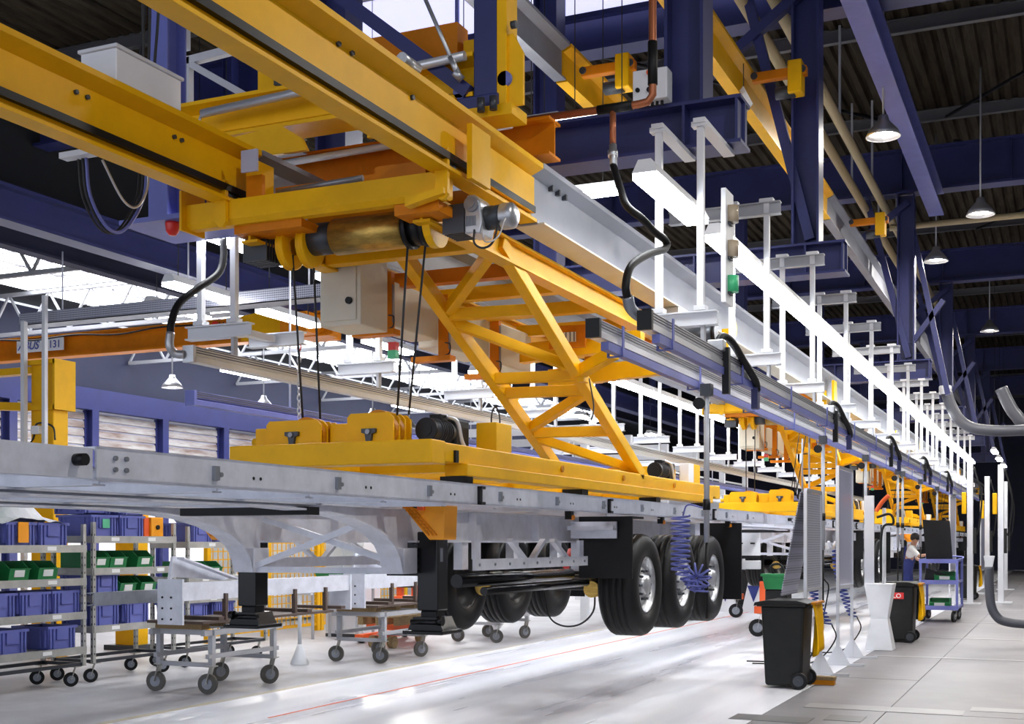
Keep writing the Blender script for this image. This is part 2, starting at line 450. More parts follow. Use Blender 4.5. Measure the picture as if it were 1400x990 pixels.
# hangers near the camera
t = thing('runway_hanger', 'blue hanger post with round pins above the near yellow runway girder', 'hanger', (-3.91, 8.4, 4.95))
MB().box(-4.01, -3.82, 8.3, 8.5, 4.98, 9.3).build('post', 'blue', t, 0.01)
MB().cyl((-4.12, 8.3, 5.08), (-4.12, 8.5, 5.08), 0.06, 16).build('pin', 'blue_light', t)
MB().cyl((-3.76, 8.3, 5.12), (-3.76, 8.5, 5.12), 0.055, 16).build('pin', 'blue_light', t)
MB().box(-4.14, -3.8, 8.28, 8.52, 4.92, 5.02).build('foot', 'blue', t, 0.01)
MB().bar((-5.35, 8.32, 6.12), (-4.05, 8.32, 5.06), 0.1, 0.1).build('diagonal', 'blue', t)
rod = MB().cyl((-4.45, 8.22, 5.95), (-4.10, 8.22, 5.18), 0.016, 8).build('tie_rod', 'cast_alu', t)
MB().cyl((-4.16, 8.22, 5.31), (-4.10, 8.22, 5.18), 0.024, 10).cyl((-4.12, 8.20, 5.19), (-4.08, 8.25, 5.14), 0.03, 10).build('turnbuckle', 'cast_alu', rod)
yp = MB().box(-3.82, -3.74, 8.3, 8.5, 4.9, 6.6).build('side_plate', 'yellow', t, 0.006)
MB().box(-4.16, -3.68, 8.26, 8.54, 4.84, 4.92).prism([(-3.86, 4.92), (-3.62, 4.92), (-3.62, 5.3), (-3.7, 5.45), (-3.74, 5.45), (-3.74, 5.0)], 'y', 8.33, 8.36).build('clamp', 'yellow', t)
MB().cyl((-3.9, 8.2, 4.86), (-3.9, 8.2, 4.96), 0.03, 8).build('bolt', 'motor_grey', t)
MB().cyl((-3.8, 8.2, 4.86), (-3.8, 8.2, 4.96), 0.03, 8).build('bolt', 'motor_grey', t)
MB().cyl((-3.7, 8.3, 5.5), (-3.66, 8.3, 5.5), 0.03, 8).build('bolt', 'motor_grey', t)
t = thing('runway_hanger', 'tall lilac-blue hanger column beside the grey junction box', 'hanger', (-6.9, 8.6, 4.4))
MB().ibeam((-7.0, 8.475, 4.35), (-7.0, 8.475, 10.7), 0.20, 0.25, 0.02, 0.02, (0,1,0)).build('post', 'blue_light', t)
MB().box(-7.15, -6.25, 8.05, 8.75, 4.33, 4.37).build('foot', 'blue_light', t)
MB().box(-6.72, -6.7, 8.42, 8.78, 4.37, 4.75).box(-6.45, -6.43, 8.42, 8.78, 4.37, 4.75).box(-6.8, -6.3, 8.58, 8.61, 4.37, 4.75).build('stiffener', 'blue', t)
tag(MB().lathe([(0.0, -0.11), (0.03, -0.105), (0.055, -0.07), (0.06, -0.02), (0.06, 0.0), (0.0, 0.0)], (-6.68, 8.15, 4.33), 'z', 16).build('warning_lamp', 'signal_red', origin=(-6.68, 8.15, 4.33)), 'round red warning lamp under the foot plate of the lilac hanger column', 'lamp')

# ================================================================== RUNWAY GIRDERS
def girder(x, y0, y1, zc, m, label, group, h=0.46, w=0.30, rail=None):
    t = thing('runway_girder', label, 'girder', (x, y0, zc-h/2), group)
    mb = MB()
    mb.prism([(x-0.02, zc-h/2+0.05), (x-0.02, zc+h/2-0.09), (x-w/2+0.02, zc+h/2-0.04), (x-w/2+0.02, zc+h/2), (x+w/2-0.02, zc+h/2), (x+w/2-0.02, zc+h/2-0.04), (x+0.02, zc+h/2-0.09), (x+0.02, zc-h/2+0.05)], 'y', y0, y1)
    mb.build('web', m, t)
    wb = 0.075
    MB().prism([(x-wb, zc-h/2), (x+wb, zc-h/2), (x+wb, zc-h/2+0.025), (x+0.02, zc-h/2+0.055), (x-0.02, zc-h/2+0.055), (x-wb, zc-h/2+0.025)], 'y', y0, y1).build('bottom_flange', m, t)
    if rail:
        MB().bar((x+0.045, y0, zc-h/2+0.10), (x+0.045, y1, zc-h/2+0.10), 0.04, 0.05).build('conductor_strip', rail, t)
    return t
ZG = 4.48
g = 'runway girders of the line'
t = girder(-3.9, 1.0, 9.08, ZG, 'yellow', 'near yellow runway girder sweeping in from the top of the picture', g, rail='black')
for (y, z) in ((6.2, 4.62), (6.35, 4.62), (7.1, 4.6), (8.7, 4.6), (8.95, 4.6)):
    MB().cyl((-3.88, y, z), (-3.86, y, z), 0.018, 8).build('bolt', 'motor_grey', t)
MB().box(-3.87, -3.84, 8.05, 9.06, 4.32, 4.60).build('joint_plate', 'yellow', t)
c = MB().box(-3.86, -3.82, 6.95, 7.05, 4.66, 4.76).cyl((-3.84, 6.9, 4.78), (-3.84, 7.1, 4.78), 0.04, 10).build('limit_switch', 'cast_alu', t)
t = girder(-3.9, 9.09, 70, ZG, 'girder_grey', 'right light grey runway girder running away above the line', g, h=0.48)
for y in (9.45, 9.6, 9.75): MB().box(-3.89, -3.84, y, y+0.03, 4.60, 4.70).build('clip', 'motor_grey', t)
MB().prism([(-4.03, 4.235), (-3.77, 4.235), (-3.77, 4.25), (-4.03, 4.25)], 'y', 9.1, 70).build('running_strip', 'cream', t)
t = girder(-5.75, 1.0, 7.9, ZG, 'yellow', 'left yellow runway girder with black conductor strip', g, rail='black')
for y in (6.05, 6.15, 7.0, 7.08): MB().cyl((-5.73, y, 4.56), (-5.71, y, 4.56), 0.016, 8).build('bolt', 'motor_grey', t)
t = girder(-5.75, 7.92, 70, ZG, 'girder_grey', 'left light grey runway girder behind the yellow trolley', g, h=0.48)
ZU = 7.63
g = 'upper runway girders'
girder(-5.67, 9.5, 14.2, ZU, 'girder_grey', 'upper grey runway girder with white lower flange behind the blue hanger', g)
girder(-5.67, 14.25, 16.4, ZU, 'yellow', 'short yellow end of the upper left runway girder', g)
girder(-3.82, 12.5, 22.2, ZU, 'yellow', 'upper yellow runway girder behind the blue diagonal braces', g)
girder(-3.82, 22.25, 66, ZU, 'girder_grey', 'upper grey runway girder receding behind the blue columns', g)
def small_hoist(x, y, z, label):
    t = thing('electric_hoist', label, 'hoist', (x, y, z))
    MB().box(x-0.35, x+0.35, y-0.06, y+0.06, z-0.07, z+0.05).build('carriage', 'orange', t, 0.01)
    MB().box(x+0.12, x+0.3, y-0.12, y+0.12, z-0.3, z+0.12).build('gearbox', 'yellow', t, 0.015)
    MB().cyl((x-0.05, y, z-0.25), (x+0.2, y, z-0.25), 0.08, 16).build('motor', 'motor_grey', t)
    MB().cyl((x-0.32, y-0.08, z+0.0), (x-0.32, y+0.08, z+0.0), 0.045, 12).build('runner', 'motor_grey', t)
    MB().cyl((x+0.3, y-0.08, z), (x+0.3, y+0.08, z), 0.045, 12).build('runner', 'motor_grey', t)
    return t
small_hoist(-3.33, 24.0, 7.75, 'orange electric hoist on the upper runway below the roof beam')
small_hoist(-5.18, 14.6, 7.62, 'orange hoist carriage on top of the upper grey girder')
small_hoist(-3.34, 16.0, 7.75, 'orange hoist carriage near the top between the blue columns')
t = thing('hanging_sign', 'small white diamond-shaped sign hanging from the orange hoist', 'sign', (-3.75, 15.6, 7.1))
MB().prism([(-3.90, 7.32), (-3.75, 7.10), (-3.60, 7.28), (-3.72, 7.52)], 'y', 15.6, 15.62).build('sheet', 'white', t)
MB().cyl((-3.72, 15.61, 7.5), (-3.72, 15.61, 7.9), 0.006, 6).build('cord', 'rope', t)

# yellow cross beams carrying the near girders
t = thing('cross_girder', 'yellow cross girder with silver tube spanning over the near runway', 'girder', (-5.3, 8.35, 5.0), 'yellow cross girders over the near runway')
MB().prism([(8.3, 5.36), (8.3, 5.33), (8.42, 5.29), (8.42, 5.12), (8.3, 5.06), (8.3, 5.03), (8.62, 5.03), (8.62, 5.06), (8.46, 5.12), (8.46, 5.29), (8.62, 5.33), (8.62, 5.36)], 'x', -6.82, -4.02).build('beam', 'yellow', t)
MB().cyl((-6.45, 8.24, 5.22), (-4.05, 8.24, 5.31), 0.035, 12).build('tube', 'alu', t)
MB().cyl((-6.55, 8.24, 5.04), (-6.45, 8.24, 5.22), 0.012, 8).build('tube_stay', 'alu', t)
MB().prism([(-6.3, 4.98), (-5.7, 5.03), (-5.5, 4.90), (-5.45, 4.80), (-6.35, 4.80)], 'y', 8.26, 8.30).build('gusset', 'yellow', t)
MB().prism([(-4.9, 5.03), (-4.3, 5.03), (-4.1, 4.92), (-4.1, 4.82), (-4.9, 4.82)], 'y', 8.26, 8.30).build('gusset', 'yellow', t)
t = thing('cross_girder', 'orange rear cross girder behind the silver tube', 'girder', (-5.3, 9.2, 4.8), 'yellow cross girders over the near runway')
MB().ibeam((-6.6, 9.15, 4.92), (-3.7, 9.15, 4.92), 0.24, 0.3, 0.02, 0.02).build('beam', 'orange', t)
MB().cyl((-6.2, 8.98, 4.98), (-4.0, 8.98, 5.02), 0.03, 10).build('tube', 'white_metal', t)
t = thing('cable_sheave', 'yellow cable sheave housing on top of the cross girder', 'pulley', (-5.85, 8.5, 5.36))
MB().box(-6.05, -5.7, 8.45, 8.55, 5.36, 5.62).cyl((-5.68, 8.43, 5.5), (-5.68, 8.57, 5.5), 0.27, 28, smooth=False).build('housing', 'yellow', t)
MB().box(-5.86, -5.82, 8.40, 8.45, 5.42, 5.56).cyl((-5.78, 8.36, 5.44), (-5.78, 8.45, 5.44), 0.05, 12).build('limit_switch', 'motor_grey', t)
t = thing('cable_sheave', 'yellow plates with bolts beside the blue hanger post', 'pulley', (-4.6, 8.75, 5.05))
MB().box(-5.2, -4.3, 8.615, 8.8, 5.05, 5.75).build('housing', 'orange', t)
MB().box(-4.28, -4.05, 8.68, 8.74, 5.0, 5.62).build('plate', 'yellow', t)
# white bracket frame with cable tray behind the hanger column
t = thing('cable_bracket', 'white angular bracket frame with grey cable box behind the near girder', 'bracket', (-7.1, 9.2, 5.5))
MB().bar((-7.36, 9.2, 5.5), (-7.36, 9.2, 6.16), 0.07, 0.07).bar((-7.40, 9.2, 6.13), (-6.6, 9.2, 6.17), 0.07, 0.07).bar((-7.33, 9.2, 6.1), (-6.55, 9.2, 5.62), 0.06, 0.06).build('frame', 'white_metal', t)
MB().bar((-7.5, 9.1, 6.72), (-6.5, 9.1, 6.3), 0.06, 0.05).bar((-7.32, 9.1, 6.2), (-7.32, 9.1, 6.9), 0.09, 0.06).build('arm', 'galv', t)
MB().prism([(-7.2, 6.55), (-6.75, 6.38), (-6.75, 6.6), (-7.2, 6.8)], 'y', 9.0, 9.2).build('cable_box', 'grey_paint', t)

t = thing('junction_box', 'pale grey junction box sitting on the left yellow girder', 'box', (-5.75, 6.6, 4.71))
MB().box(-5.92, -5.62, 6.3, 6.95, 4.71, 4.92).build('body', 'white', t, 0.008)
MB().box(-5.935, -5.605, 6.285, 6.965, 4.92, 4.945).build('lid', 'white_metal', t, 0.006)
for k, dx in enumerate((0, 0.04, 0.09, -0.05)):
    MB().tube(cr([(-5.78+dx, 6.75, 4.94), (-5.8+dx, 6.76+0.03*k, 5.5), (-5.85+dx, 6.8, 6.2), (-5.85+dx, 6.8, 7.6)], 4), 0.010, 6).build('cable', 'rope', t)
t = thing('cable_loop', 'drooping loops of blue-white cable under the left yellow girder', 'cable', (-6.2, 6.9, 4.3))
MB().box(-6.35, -5.75, 6.55, 6.63, 4.36, 4.40).build('bracket', 'white_metal', t)
for k, (da, r, m) in enumerate(((0, 0.012, 'rope'), (0.03, 0.012, 'blue_light'), (-0.04, 0.008, 'rope'))):
    MB().tube(cr([(-6.2+da, 6.62, 4.36), (-6.2+da, 6.66, 4.11), (-6.2+da, 6.82, 3.93), (-6.2+da, 7.0, 3.95), (-6.2+da, 7.2, 4.22), (-6.2+da, 7.24, 4.46)], 6), r, 8).build('cable', m, t)
MB().tube(cr([(-6.1, 6.7, 4.36), (-6.1, 6.9, 4.14), (-6.1, 7.05, 4.12), (-6.1, 7.16, 4.28), (-6.1, 7.17, 4.44)], 6), 0.009, 8).build('cable', 'alu', t)

# ================================================================== STATION: trailer, lifting frame, trolley
PITCH = 14.8
STATIONS = 4
NTH = ['nearest', 'second', 'third', 'fourth']
stations = []          # roots to repeat down the line: (root, label maker)

# ---------------- semi-trailer chassis
TX = -5.05
def semi_trailer():
    t = thing('semi_trailer', 'galvanised trailer chassis with black wheels hanging nearest the camera', 'trailer', (TX, 10.4, 0.75), 'trailers hanging along the line')
    for s in (1, -1):
        x = TX + s*1.25
        r = MB()
        r.box(min(x, x-s*0.012), max(x, x-s*0.012), 4.14, 17.2, 1.97, 2.115).box(min(x, x-s*0.07), max(x, x-s*0.07), 4.14, 17.2, 2.103, 2.115).box(min(x, x-s*0.07), max(x, x-s*0.07), 4.14, 17.2, 1.97, 1.982)
        ra = r.build('side_rail', 'galv', t)
        fr = MB().box(min(x-s*0.004, x-s*0.07), max(x-s*0.004, x-s*0.07), 2.6, 4.12, 1.975, 2.105).build('front_rail', 'galv', t)
        if s > 0:
            MB().cyl((x-0.02, 4.02, 2.05), (x+0.05, 4.02, 2.05), 0.026, 14).build('lamp_socket', 'black', fr)
            for y in (4.25, 4.32): 
                for z in (2.02, 2.07): MB().cyl((x, y, z), (x+0.012, y, z), 0.011, 8).build('bolt', 'galv_dark', ra)
            for k in range(11):
                y = 4.95 + 1.12*k
                b = MB().box(x, x+0.018, y-0.02, y+0.02, 2.005, 2.075).cyl((x, y+0.045, 2.035), (x+0.012, y+0.045, 2.035), 0.012, 8).build('lashing_bracket', 'galv_dark', ra)
                for dy in (0.32, 0.38): MB().cyl((x-0.002, y+dy, 2.03), (x+0.003, y+dy, 2.03), 0.009, 8).build('hole', 'black', ra)
            for y in (7.95, 10.7, 14.4):
                MB().box(x, x+0.022, y-0.02, y+0.02, 1.97, 2.10).box(x, x+0.035, y-0.02, y+0.045, 2.08, 2.10).box(x, x+0.035, y-0.02, y+0.045, 1.97, 1.99).build('black_clip', 'black', ra)
            for y in (9.9, 12.55, 15.4): 
                a = MB().box(x-0.1, x-0.04, y-0.03, y+0.03, 1.90, 1.97).build('marker_lamp', 'black', ra)
                MB().cyl((x-0.06, y, 1.915), (x-0.025, y, 1.915), 0.022, 10).build('marker_lens', 'amber', ra)
    MB().box(TX-1.24, TX+1.24, 2.6, 2.7, 1.96, 2.1).build('front_bolster', 'galv', t)
    for k in range(17):
        y = 3.4 + 0.83*k
        MB().ibeam((TX-1.18, y, 1.99), (TX+1.18, y, 1.99), 0.08, 0.08, 0.008, 0.008).build('cross_member', 'galv', t)
    low = [(2.6, 1.925), (6.2, 1.925), (6.7, 1.91), (7.05, 1.88), (7.32, 1.83), (7.52, 1.765), (7.66, 1.69), (7.74, 1.60), (7.78, 1.50)]
    for s in (1, -1):
        x = TX + s*0.65
        poly = [(2.6, 1.95)] + low + [(7.98, 1.48), (7.98, 1.715), (17.1, 1.715), (17.1, 1.95)]
        b = MB().prism(poly, 'x', x-0.008, x+0.008).build('main_beam', 'galv', t)
        MB().strip(low + [(7.79, 1.48)], 'x', x-0.085, x+0.085, 0.012).build('curved_flange', 'galv', b)
        MB().box(x-0.085, x+0.085, 7.98, 17.1, 1.70, 1.715).build('bottom_flange', 'galv', b)
        MB().box(x-0.06, x+0.06, 2.6, 17.1, 1.94, 1.952).build('top_flange', 'galv', b)
        MB().box(x-0.085, x+0.085, 7.79, 7.99, 1.475, 1.66).build('leg_bracket', 'galv', b, 0.006)
        for k in range(6):
            y = 9.0 + 1.3*k
            MB().box(x-0.08, x+0.08, y-0.005, y+0.005, 1.715, 1.94).build('web_stiffener', 'galv', b)
        # landing leg
        lx = TX + s*0.80
        lg = MB().box(lx-0.085, lx+0.085, 8.02, 8.19, 1.20, 1.78).build('leg', 'black_gloss', t, 0.01)
        MB().box(lx-0.065, lx+0.065, 8.04, 8.17, 1.12, 1.20).build('inner_tube', 'black', lg, 0.008)
        MB().prism([(lx-0.10, 1.155), (lx+0.10, 1.155), (lx+0.145, 1.06), (lx-0.145, 1.06)], 'y', 7.99, 8.22).build('foot_block', 'black_gloss', lg)
        MB().box(lx-0.165, lx+0.165, 7.94, 8.27, 1.03, 1.06).build('foot_plate', 'black_gloss', lg, 0.008)
        MB().cyl((lx-0.12, 8.0, 1.12), (lx+0.12, 8.0, 1.12), 0.022, 10).cyl((lx+s*0.1, 8.0, 1.13), (lx+s*0.14, 8.0, 1.13), 0.035, 10).build('foot_pin', 'black_gloss', lg)
        for k in range(5): MB().cyl((lx-0.10*s, 7.99, 1.5+0.05*k), (lx-0.10*s, 8.02, 1.5+0.05*k), 0.014, 8).build('bolt', 'black_gloss', lg)
        if s > 0: MB().box(lx+0.085, lx+0.088, 8.06, 8.10, 1.56, 1.66).build('type_plate', 'galv_dark', lg)
    # cross brace between the legs
    MB().bar((TX-0.62, 7.85, 1.495), (TX+0.6, 7.85, 1.495), 0.05, 0.045).build('leg_tie', 'galv', t)
    MB().bar((TX-0.58, 7.83, 1.52), (TX+0.42, 7.83, 1.86), 0.04, 0.045).build('leg_brace', 'galv', t)
    MB().bar((TX-0.52, 7.87, 1.88), (TX+0.6, 7.87, 1.56), 0.04, 0.045).build('leg_brace', 'galv', t)
    MB().bar((TX-0.25, 6.6, 1.90), (TX+0.75, 6.6, 1.90), 0.12, 0.05).build('pin_plate_bar', 'black', t)
    MB().cyl((TX, 4.6, 1.88), (TX, 4.6, 1.72), 0.045, 14).cyl((TX, 4.6, 1.72), (TX, 4.6, 1.70), 0.06, 14).build('king_pin', 'black', t)
    # orange wheel chocks in their holders
    for s in (1, -1):
        x = TX + s*0.95; y0 = 7.70
        c = MB().prism([(x-0.24, 1.965), (x+0.11, 1.965), (x+0.10, 1.72), (x-0.02, 1.72)], 'y', y0+0.1, y0+0.3).build('wheel_chock', 'orange_plastic', t, 0.008)
        for k in range(8):
            f = k/8.0
            MB().bar((x-0.232+0.21*f, y0+0.10, 1.955-0.2*f), (x-0.16+0.21*f, y0+0.10, 1.955-0.2*f), 0.012, 0.012).build('grip_rib', 'orange', c)
        for k in range(3):
            MB().bar((x-0.225+0.03*k, y0+0.096, 1.965), (x-0.015+0.03*k, y0+0.096, 1.752), 0.01, 0.01).build('grip_rib', 'orange', c)
        MB().tube(cr([(x-0.16, y0+0.2, 1.975), (x-0.14, y0+0.09, 1.96), (x-0.1, y0+0.09, 1.95), (x-0.02, y0+0.09, 1.97), (x+0.1, y0+0.1, 1.96)], 5), 0.006, 6).build('wire_clip', 'black', c)
        MB().box(x-0.1, x-0.05, y0+0.07, y0+0.12, 1.93, 1.98).build('buckle', 'red_orange', c)
    # side guard truss
    for s in (1, -1):
        x = TX + s*1.02
        gd = MB().box(x-0.012, x+0.012, 8.35, 10.75, 1.49, 1.575).build('side_guard', 'galv', t)
        for k in range(9): MB().cyl((x+s*0.012, 8.42+0.28*k, 1.532), (x+s*0.02, 8.42+0.28*k, 1.532), 0.012, 8).build('bolt', 'galv_dark', gd)
        for y in (8.42, 10.62): MB().box(x-0.03, x+0.0, y-0.05, y+0.05, 1.575, 1.72).build('guard_post', 'galv', gd)
        for (a, b) in ((9.05, 9.35), (9.75, 9.5), (9.95, 10.3)): MB().bar((x-0.02, a, 1.72), (x-0.02, b, 1.56), 0.05, 0.03).build('guard_strut', 'galv', gd)
    for (x, z, y0, y1, r) in ((-4.45, 1.39, 8.9, 11.4, 0.055), (-4.35, 1.30, 9.2, 11.6, 0.035)):
        MB().cyl((x, y0, z), (x, y1, z), r, 14).build('air_tank', 'black_gloss', t)
    MB().box(-4.46, -4.43, 9.55, 9.75, 1.415, 1.45).build('tank_label', 'cream', t)
    # mud flaps
    for s in (1, -1):
        x = TX + s*1.06
        for (y, z0) in ((11.15, 1.36), (15.5, 0.98)):
            MB().box(x-0.27, x+0.27, y, y+0.02, z0, 1.95).build('mud_flap', 'black', t)
        MB().box(x-0.27, x+0.27, 11.15, 11.5, 1.93, 1.95).build('mudguard', 'black', t)
    br = MB().box(-4.32, -3.86, 11.0, 11.12, 1.82, 1.83).box(-4.32, -3.86, 11.09, 11.12, 1.74, 1.90).box(-4.32, -3.86, 11.0, 11.03, 1.83, 1.86).build('plate_bracket', 'galv', t)
    # axles and wheels
    prof = [(0.285, 0.03), (0.30, 0.0), (0.40, -0.012), (0.475, 0.0), (0.505, 0.03), (0.52, 0.07), (0.52, 0.10), (0.508, 0.102), (0.508, 0.112), (0.52, 0.114), (0.52, 0.165), (0.508, 0.167), (0.508, 0.177), (0.52, 0.179),
            (0.52, 0.23), (0.508, 0.232), (0.508, 0.242), (0.52, 0.244), (0.52, 0.30), (0.508, 0.302), (0.508, 0.312), (0.52, 0.314), (0.505, 0.345), (0.475, 0.372), (0.40, 0.385), (0.30, 0.37), (0.285, 0.345)]
    for y in (12.05, 13.36, 14.67):
        MB().cyl((TX-1.0, y, 1.27), (TX+1.0, y, 1.27), 0.065, 16).build('axle', 'black', t)
        for s in (1, -1):
            c = (TX + s*1.2, y, 1.27)
            tp = MB().lathe([(r, -s*h) for r, h in prof], c, 'x', 40).build('tyre', 'rubber', t)
            MB().lathe([(0.292, -s*0.03), (0.285, -s*0.012), (0.270, -s*0.018), (0.262, -s*0.05), (0.235, -s*0.085), (0.185, -s*0.09), (0.178, -s*0.06), (0.115, -s*0.055), (0.105, -s*0.03), (0.095, s*0.0), (0.0, s*0.005)], c, 'x', 32).build('rim', 'cast_alu', tp)
            MB().lathe([(0.288, -s*0.35), (0.27, -s*0.34), (0.25, -s*0.26), (0.10, -s*0.25), (0.0, -s*0.25)], c, 'x', 24).build('brake_drum', 'black', tp)
            for k in range(10):
                a = 2*math.pi*k/10
                p = (c[0]-s*0.06, y+0.148*math.cos(a), 1.27+0.148*math.sin(a))
                MB().cyl(p, (p[0]+s*0.045, p[1], p[2]), 0.015, 6).build('wheel_nut', 'motor_grey', tp)
            MB().cyl((TX+s*0.62, y-0.1, 1.22), (TX+s*0.62, y+0.12, 1.22), 0.085, 16).build('brake_chamber', 'gold', t)
            MB().cyl((TX+s*0.65, y+0.15, 1.34), (TX+s*0.65, y+0.15, 1.70), 0.11, 16).build('air_spring', 'rubber', t)
            MB().bar((TX+s*0.65, y-0.55, 1.5), (TX+s*0.65, y+0.2, 1.28), 0.08, 0.1).build('trailing_arm', 'black', t)
            MB().box(TX+s*0.65-0.05, TX+s*0.65+0.05, y-0.62, y-0.48, 1.42, 1.71).build('hanger_bracket', 'galv', t)
        MB().cyl((TX+0.4, y-0.25, 1.45), (TX+0.4, y-0.1, 1.62), 0.035, 10).build('shock_absorber', 'red', t)
    # rear underrun guard
    rg = MB().box(TX-1.2, TX+1.2, 17.12, 17.16, 1.52, 1.83).build('rear_panel', 'white', t)
    for x in (-4.15, -3.98): MB().box(x, x+0.06, 17.10, 17.12, 1.68, 1.70).build('slot', 'black', rg)
    MB().box(TX-1.2, TX+1.2, 17.10, 17.2, 1.33, 1.45).build('underrun_bar', 'white_metal', t, 0.01)
    MB().box(TX-1.25, TX+1.25, 17.12, 17.2, 1.97, 2.11).build('rear_beam', 'galv', t)
    return t
def shift(k): return V((0, PITCH*k, 0))
tr = semi_trailer()
for k in range(1, STATIONS):
    clone(tr, V(tr.location) + shift(k), 'galvanised trailer chassis with black wheels hanging %s along the line' % NTH[k])

# ---------------- yellow lifting frame on the trailer
def lifting_frame():
    t = thing('lifting_frame', 'yellow lifting frame with sheave blocks lying on the nearest trailer', 'lifting frame', (-4.98, 11.8, 2.2), 'lifting frames along the line')
    x0, x1, y0, y1 = -5.85, -4.1, 7.8, 15.9
    MB().box(x0, x1, y0, y0+0.22, 2.27, 2.44).build('front_beam', 'yellow', t, 0.008)
    MB().box(x0, x1, y1-0.22, y1, 2.27, 2.44).build('rear_beam', 'yellow', t, 0.008)
    for x in (x0, x1-0.2):
        MB().box(x, x+0.2, y0+0.2, y1-0.2, 2.29, 2.43).build('side_beam', 'yellow', t, 0.008)
        MB().box(x+0.05, x+0.24, y0+0.5, y1-0.5, 2.2, 2.29).build('lower_beam', 'yellow', t, 0.006)
    for y in (9.4, 11.2, 12.6, 14.2): MB().box(x0+0.2, x1-0.2, y, y+0.14, 2.3, 2.42).build('cross_beam', 'yellow', t)
    for y in (8.4, 10.9, 13.2, 15.3): 
        for x in (x0+0.1, x1-0.1): MB().box(x-0.1, x+0.1, y-0.08, y+0.08, 2.118, 2.2).build('support_pad', 'black', t)
    MB().box(x1, x1+0.02, 8.15, 8.2, 2.29, 2.38).build('black_clip', 'black', t)
    for y in (10.3, 12.0, 13.8): MB().cyl((x1, y, 2.36), (x1+0.015, y, 2.36), 0.03, 10).build('boss', 'yellow_dark', t)
    for (yy, mirror) in ((8.1, 1), (15.2, -1)):
        for (xa, xb, tall) in ((-5.72, -5.22, 0.21), (-4.98, -4.58, 0.24)):
            poly = [(xa, 2.44), (xb, 2.44), (xb, 2.44+tall-0.04), (xb-0.04, 2.44+tall), (xa+0.03, 2.44+tall), (xa, 2.44+tall-0.03)]
            b = MB().prism(poly, 'y', yy, yy+0.02).build('sheave_plate', 'yellow', t)
            for q in (0.09, 0.18, 0.27): MB().prism(poly, 'y', yy+q, yy+q+0.02).build('inner_plate', 'yellow', b)
            MB().cyl((xb-0.15, yy+0.03, 2.44+tall-0.13), (xb-0.15, yy+0.08, 2.44+tall-0.13), 0.155, 26, smooth=False).build('sheave', 'yellow_dark', b)
            MB().cyl((xb-0.15, yy+0.12, 2.44+tall-0.13), (xb-0.15, yy+0.17, 2.44+tall-0.13), 0.155, 26, smooth=False).build('sheave', 'yellow_dark', b)
            xm = (xa+xb)/2
            MB().prism([(xm-0.06, 2.56), (xm+0.06, 2.56), (xm+0.06, 2.53), (xm+0.03, 2.52), (xm+0.02, 2.46), (xm-0.02, 2.46), (xm-0.03, 2.52), (xm-0.06, 2.53)], 'y', yy-0.03, yy).build('pin_lock', 'motor_grey', b)
            MB().cyl((xm, yy-0.045, 2.535), (xm, yy-0.03, 2.535), 0.02, 8).build('pin_head', 'galv_dark', b)
        MB().box(-5.84, -5.72, yy+0.02, yy+0.28, 2.44, 2.6).build('end_block', 'yellow', t, 0.01)
        MB().cyl((-5.92, yy+0.12, 2.5), (-5.84, yy+0.12, 2.5), 0.035, 12).build('end_pin', 'yellow', t)
        MB().box(-5.2, -5.0, yy+0.1, yy+0.3, 2.44, 2.62).build('spacer_block', 'yellow', t, 0.01)
    for (yy, f) in ((8.45, 1), (14.2, 1)):
        mo = MB().cyl((-4.42, yy-0.1, 2.56), (-4.42, yy+0.22, 2.56), 0.085, 20).build('motor', 'motor_grey', t)
        MB().cyl((-4.42, yy-0.13, 2.56), (-4.42, yy-0.1, 2.56), 0.092, 20).cyl((-4.42, yy-0.135, 2.56), (-4.42, yy-0.13, 2.56), 0.05, 14).build('fan_cover', 'black', mo)
        for q in range(6): MB().cyl((-4.42, yy-0.02+0.035*q, 2.56), (-4.42, yy-0.012+0.035*q, 2.56), 0.097, 20).build('cooling_fin', 'motor_grey', mo)
        MB().box(-4.47, -4.37, yy+0.02, yy+0.14, 2.64, 2.69).build('terminal_box', 'black', mo, 0.006)
        MB().box(-4.5, -4.34, yy+0.22, yy+0.46, 2.46, 2.67).build('gearbox', 'black_plastic', t, 0.015)
        MB().tube(cr([(-4.36, yy+0.1, 2.68), (-4.30, yy+0.16, 2.64), (-4.28, yy+0.2, 2.5), (-4.27, yy+0.24, 2.44)], 5), 0.016, 8).build('conduit', 'alu', t)
        MB().box(-4.3, -4.12, yy+0.5, yy+0.8, 2.43, 2.66).build('guard_plate', 'yellow', t, 0.006)
    MB().box(-4.24, -4.12, 14.5, 14.72, 2.43, 2.66).build('control_box', 'white', t, 0.008)
    return t
lf = lifting_frame()
for k in range(1, STATIONS):
    clone(lf, V(lf.location) + shift(k), 'yellow lifting frame with sheave blocks lying on the %s trailer' % NTH[k])

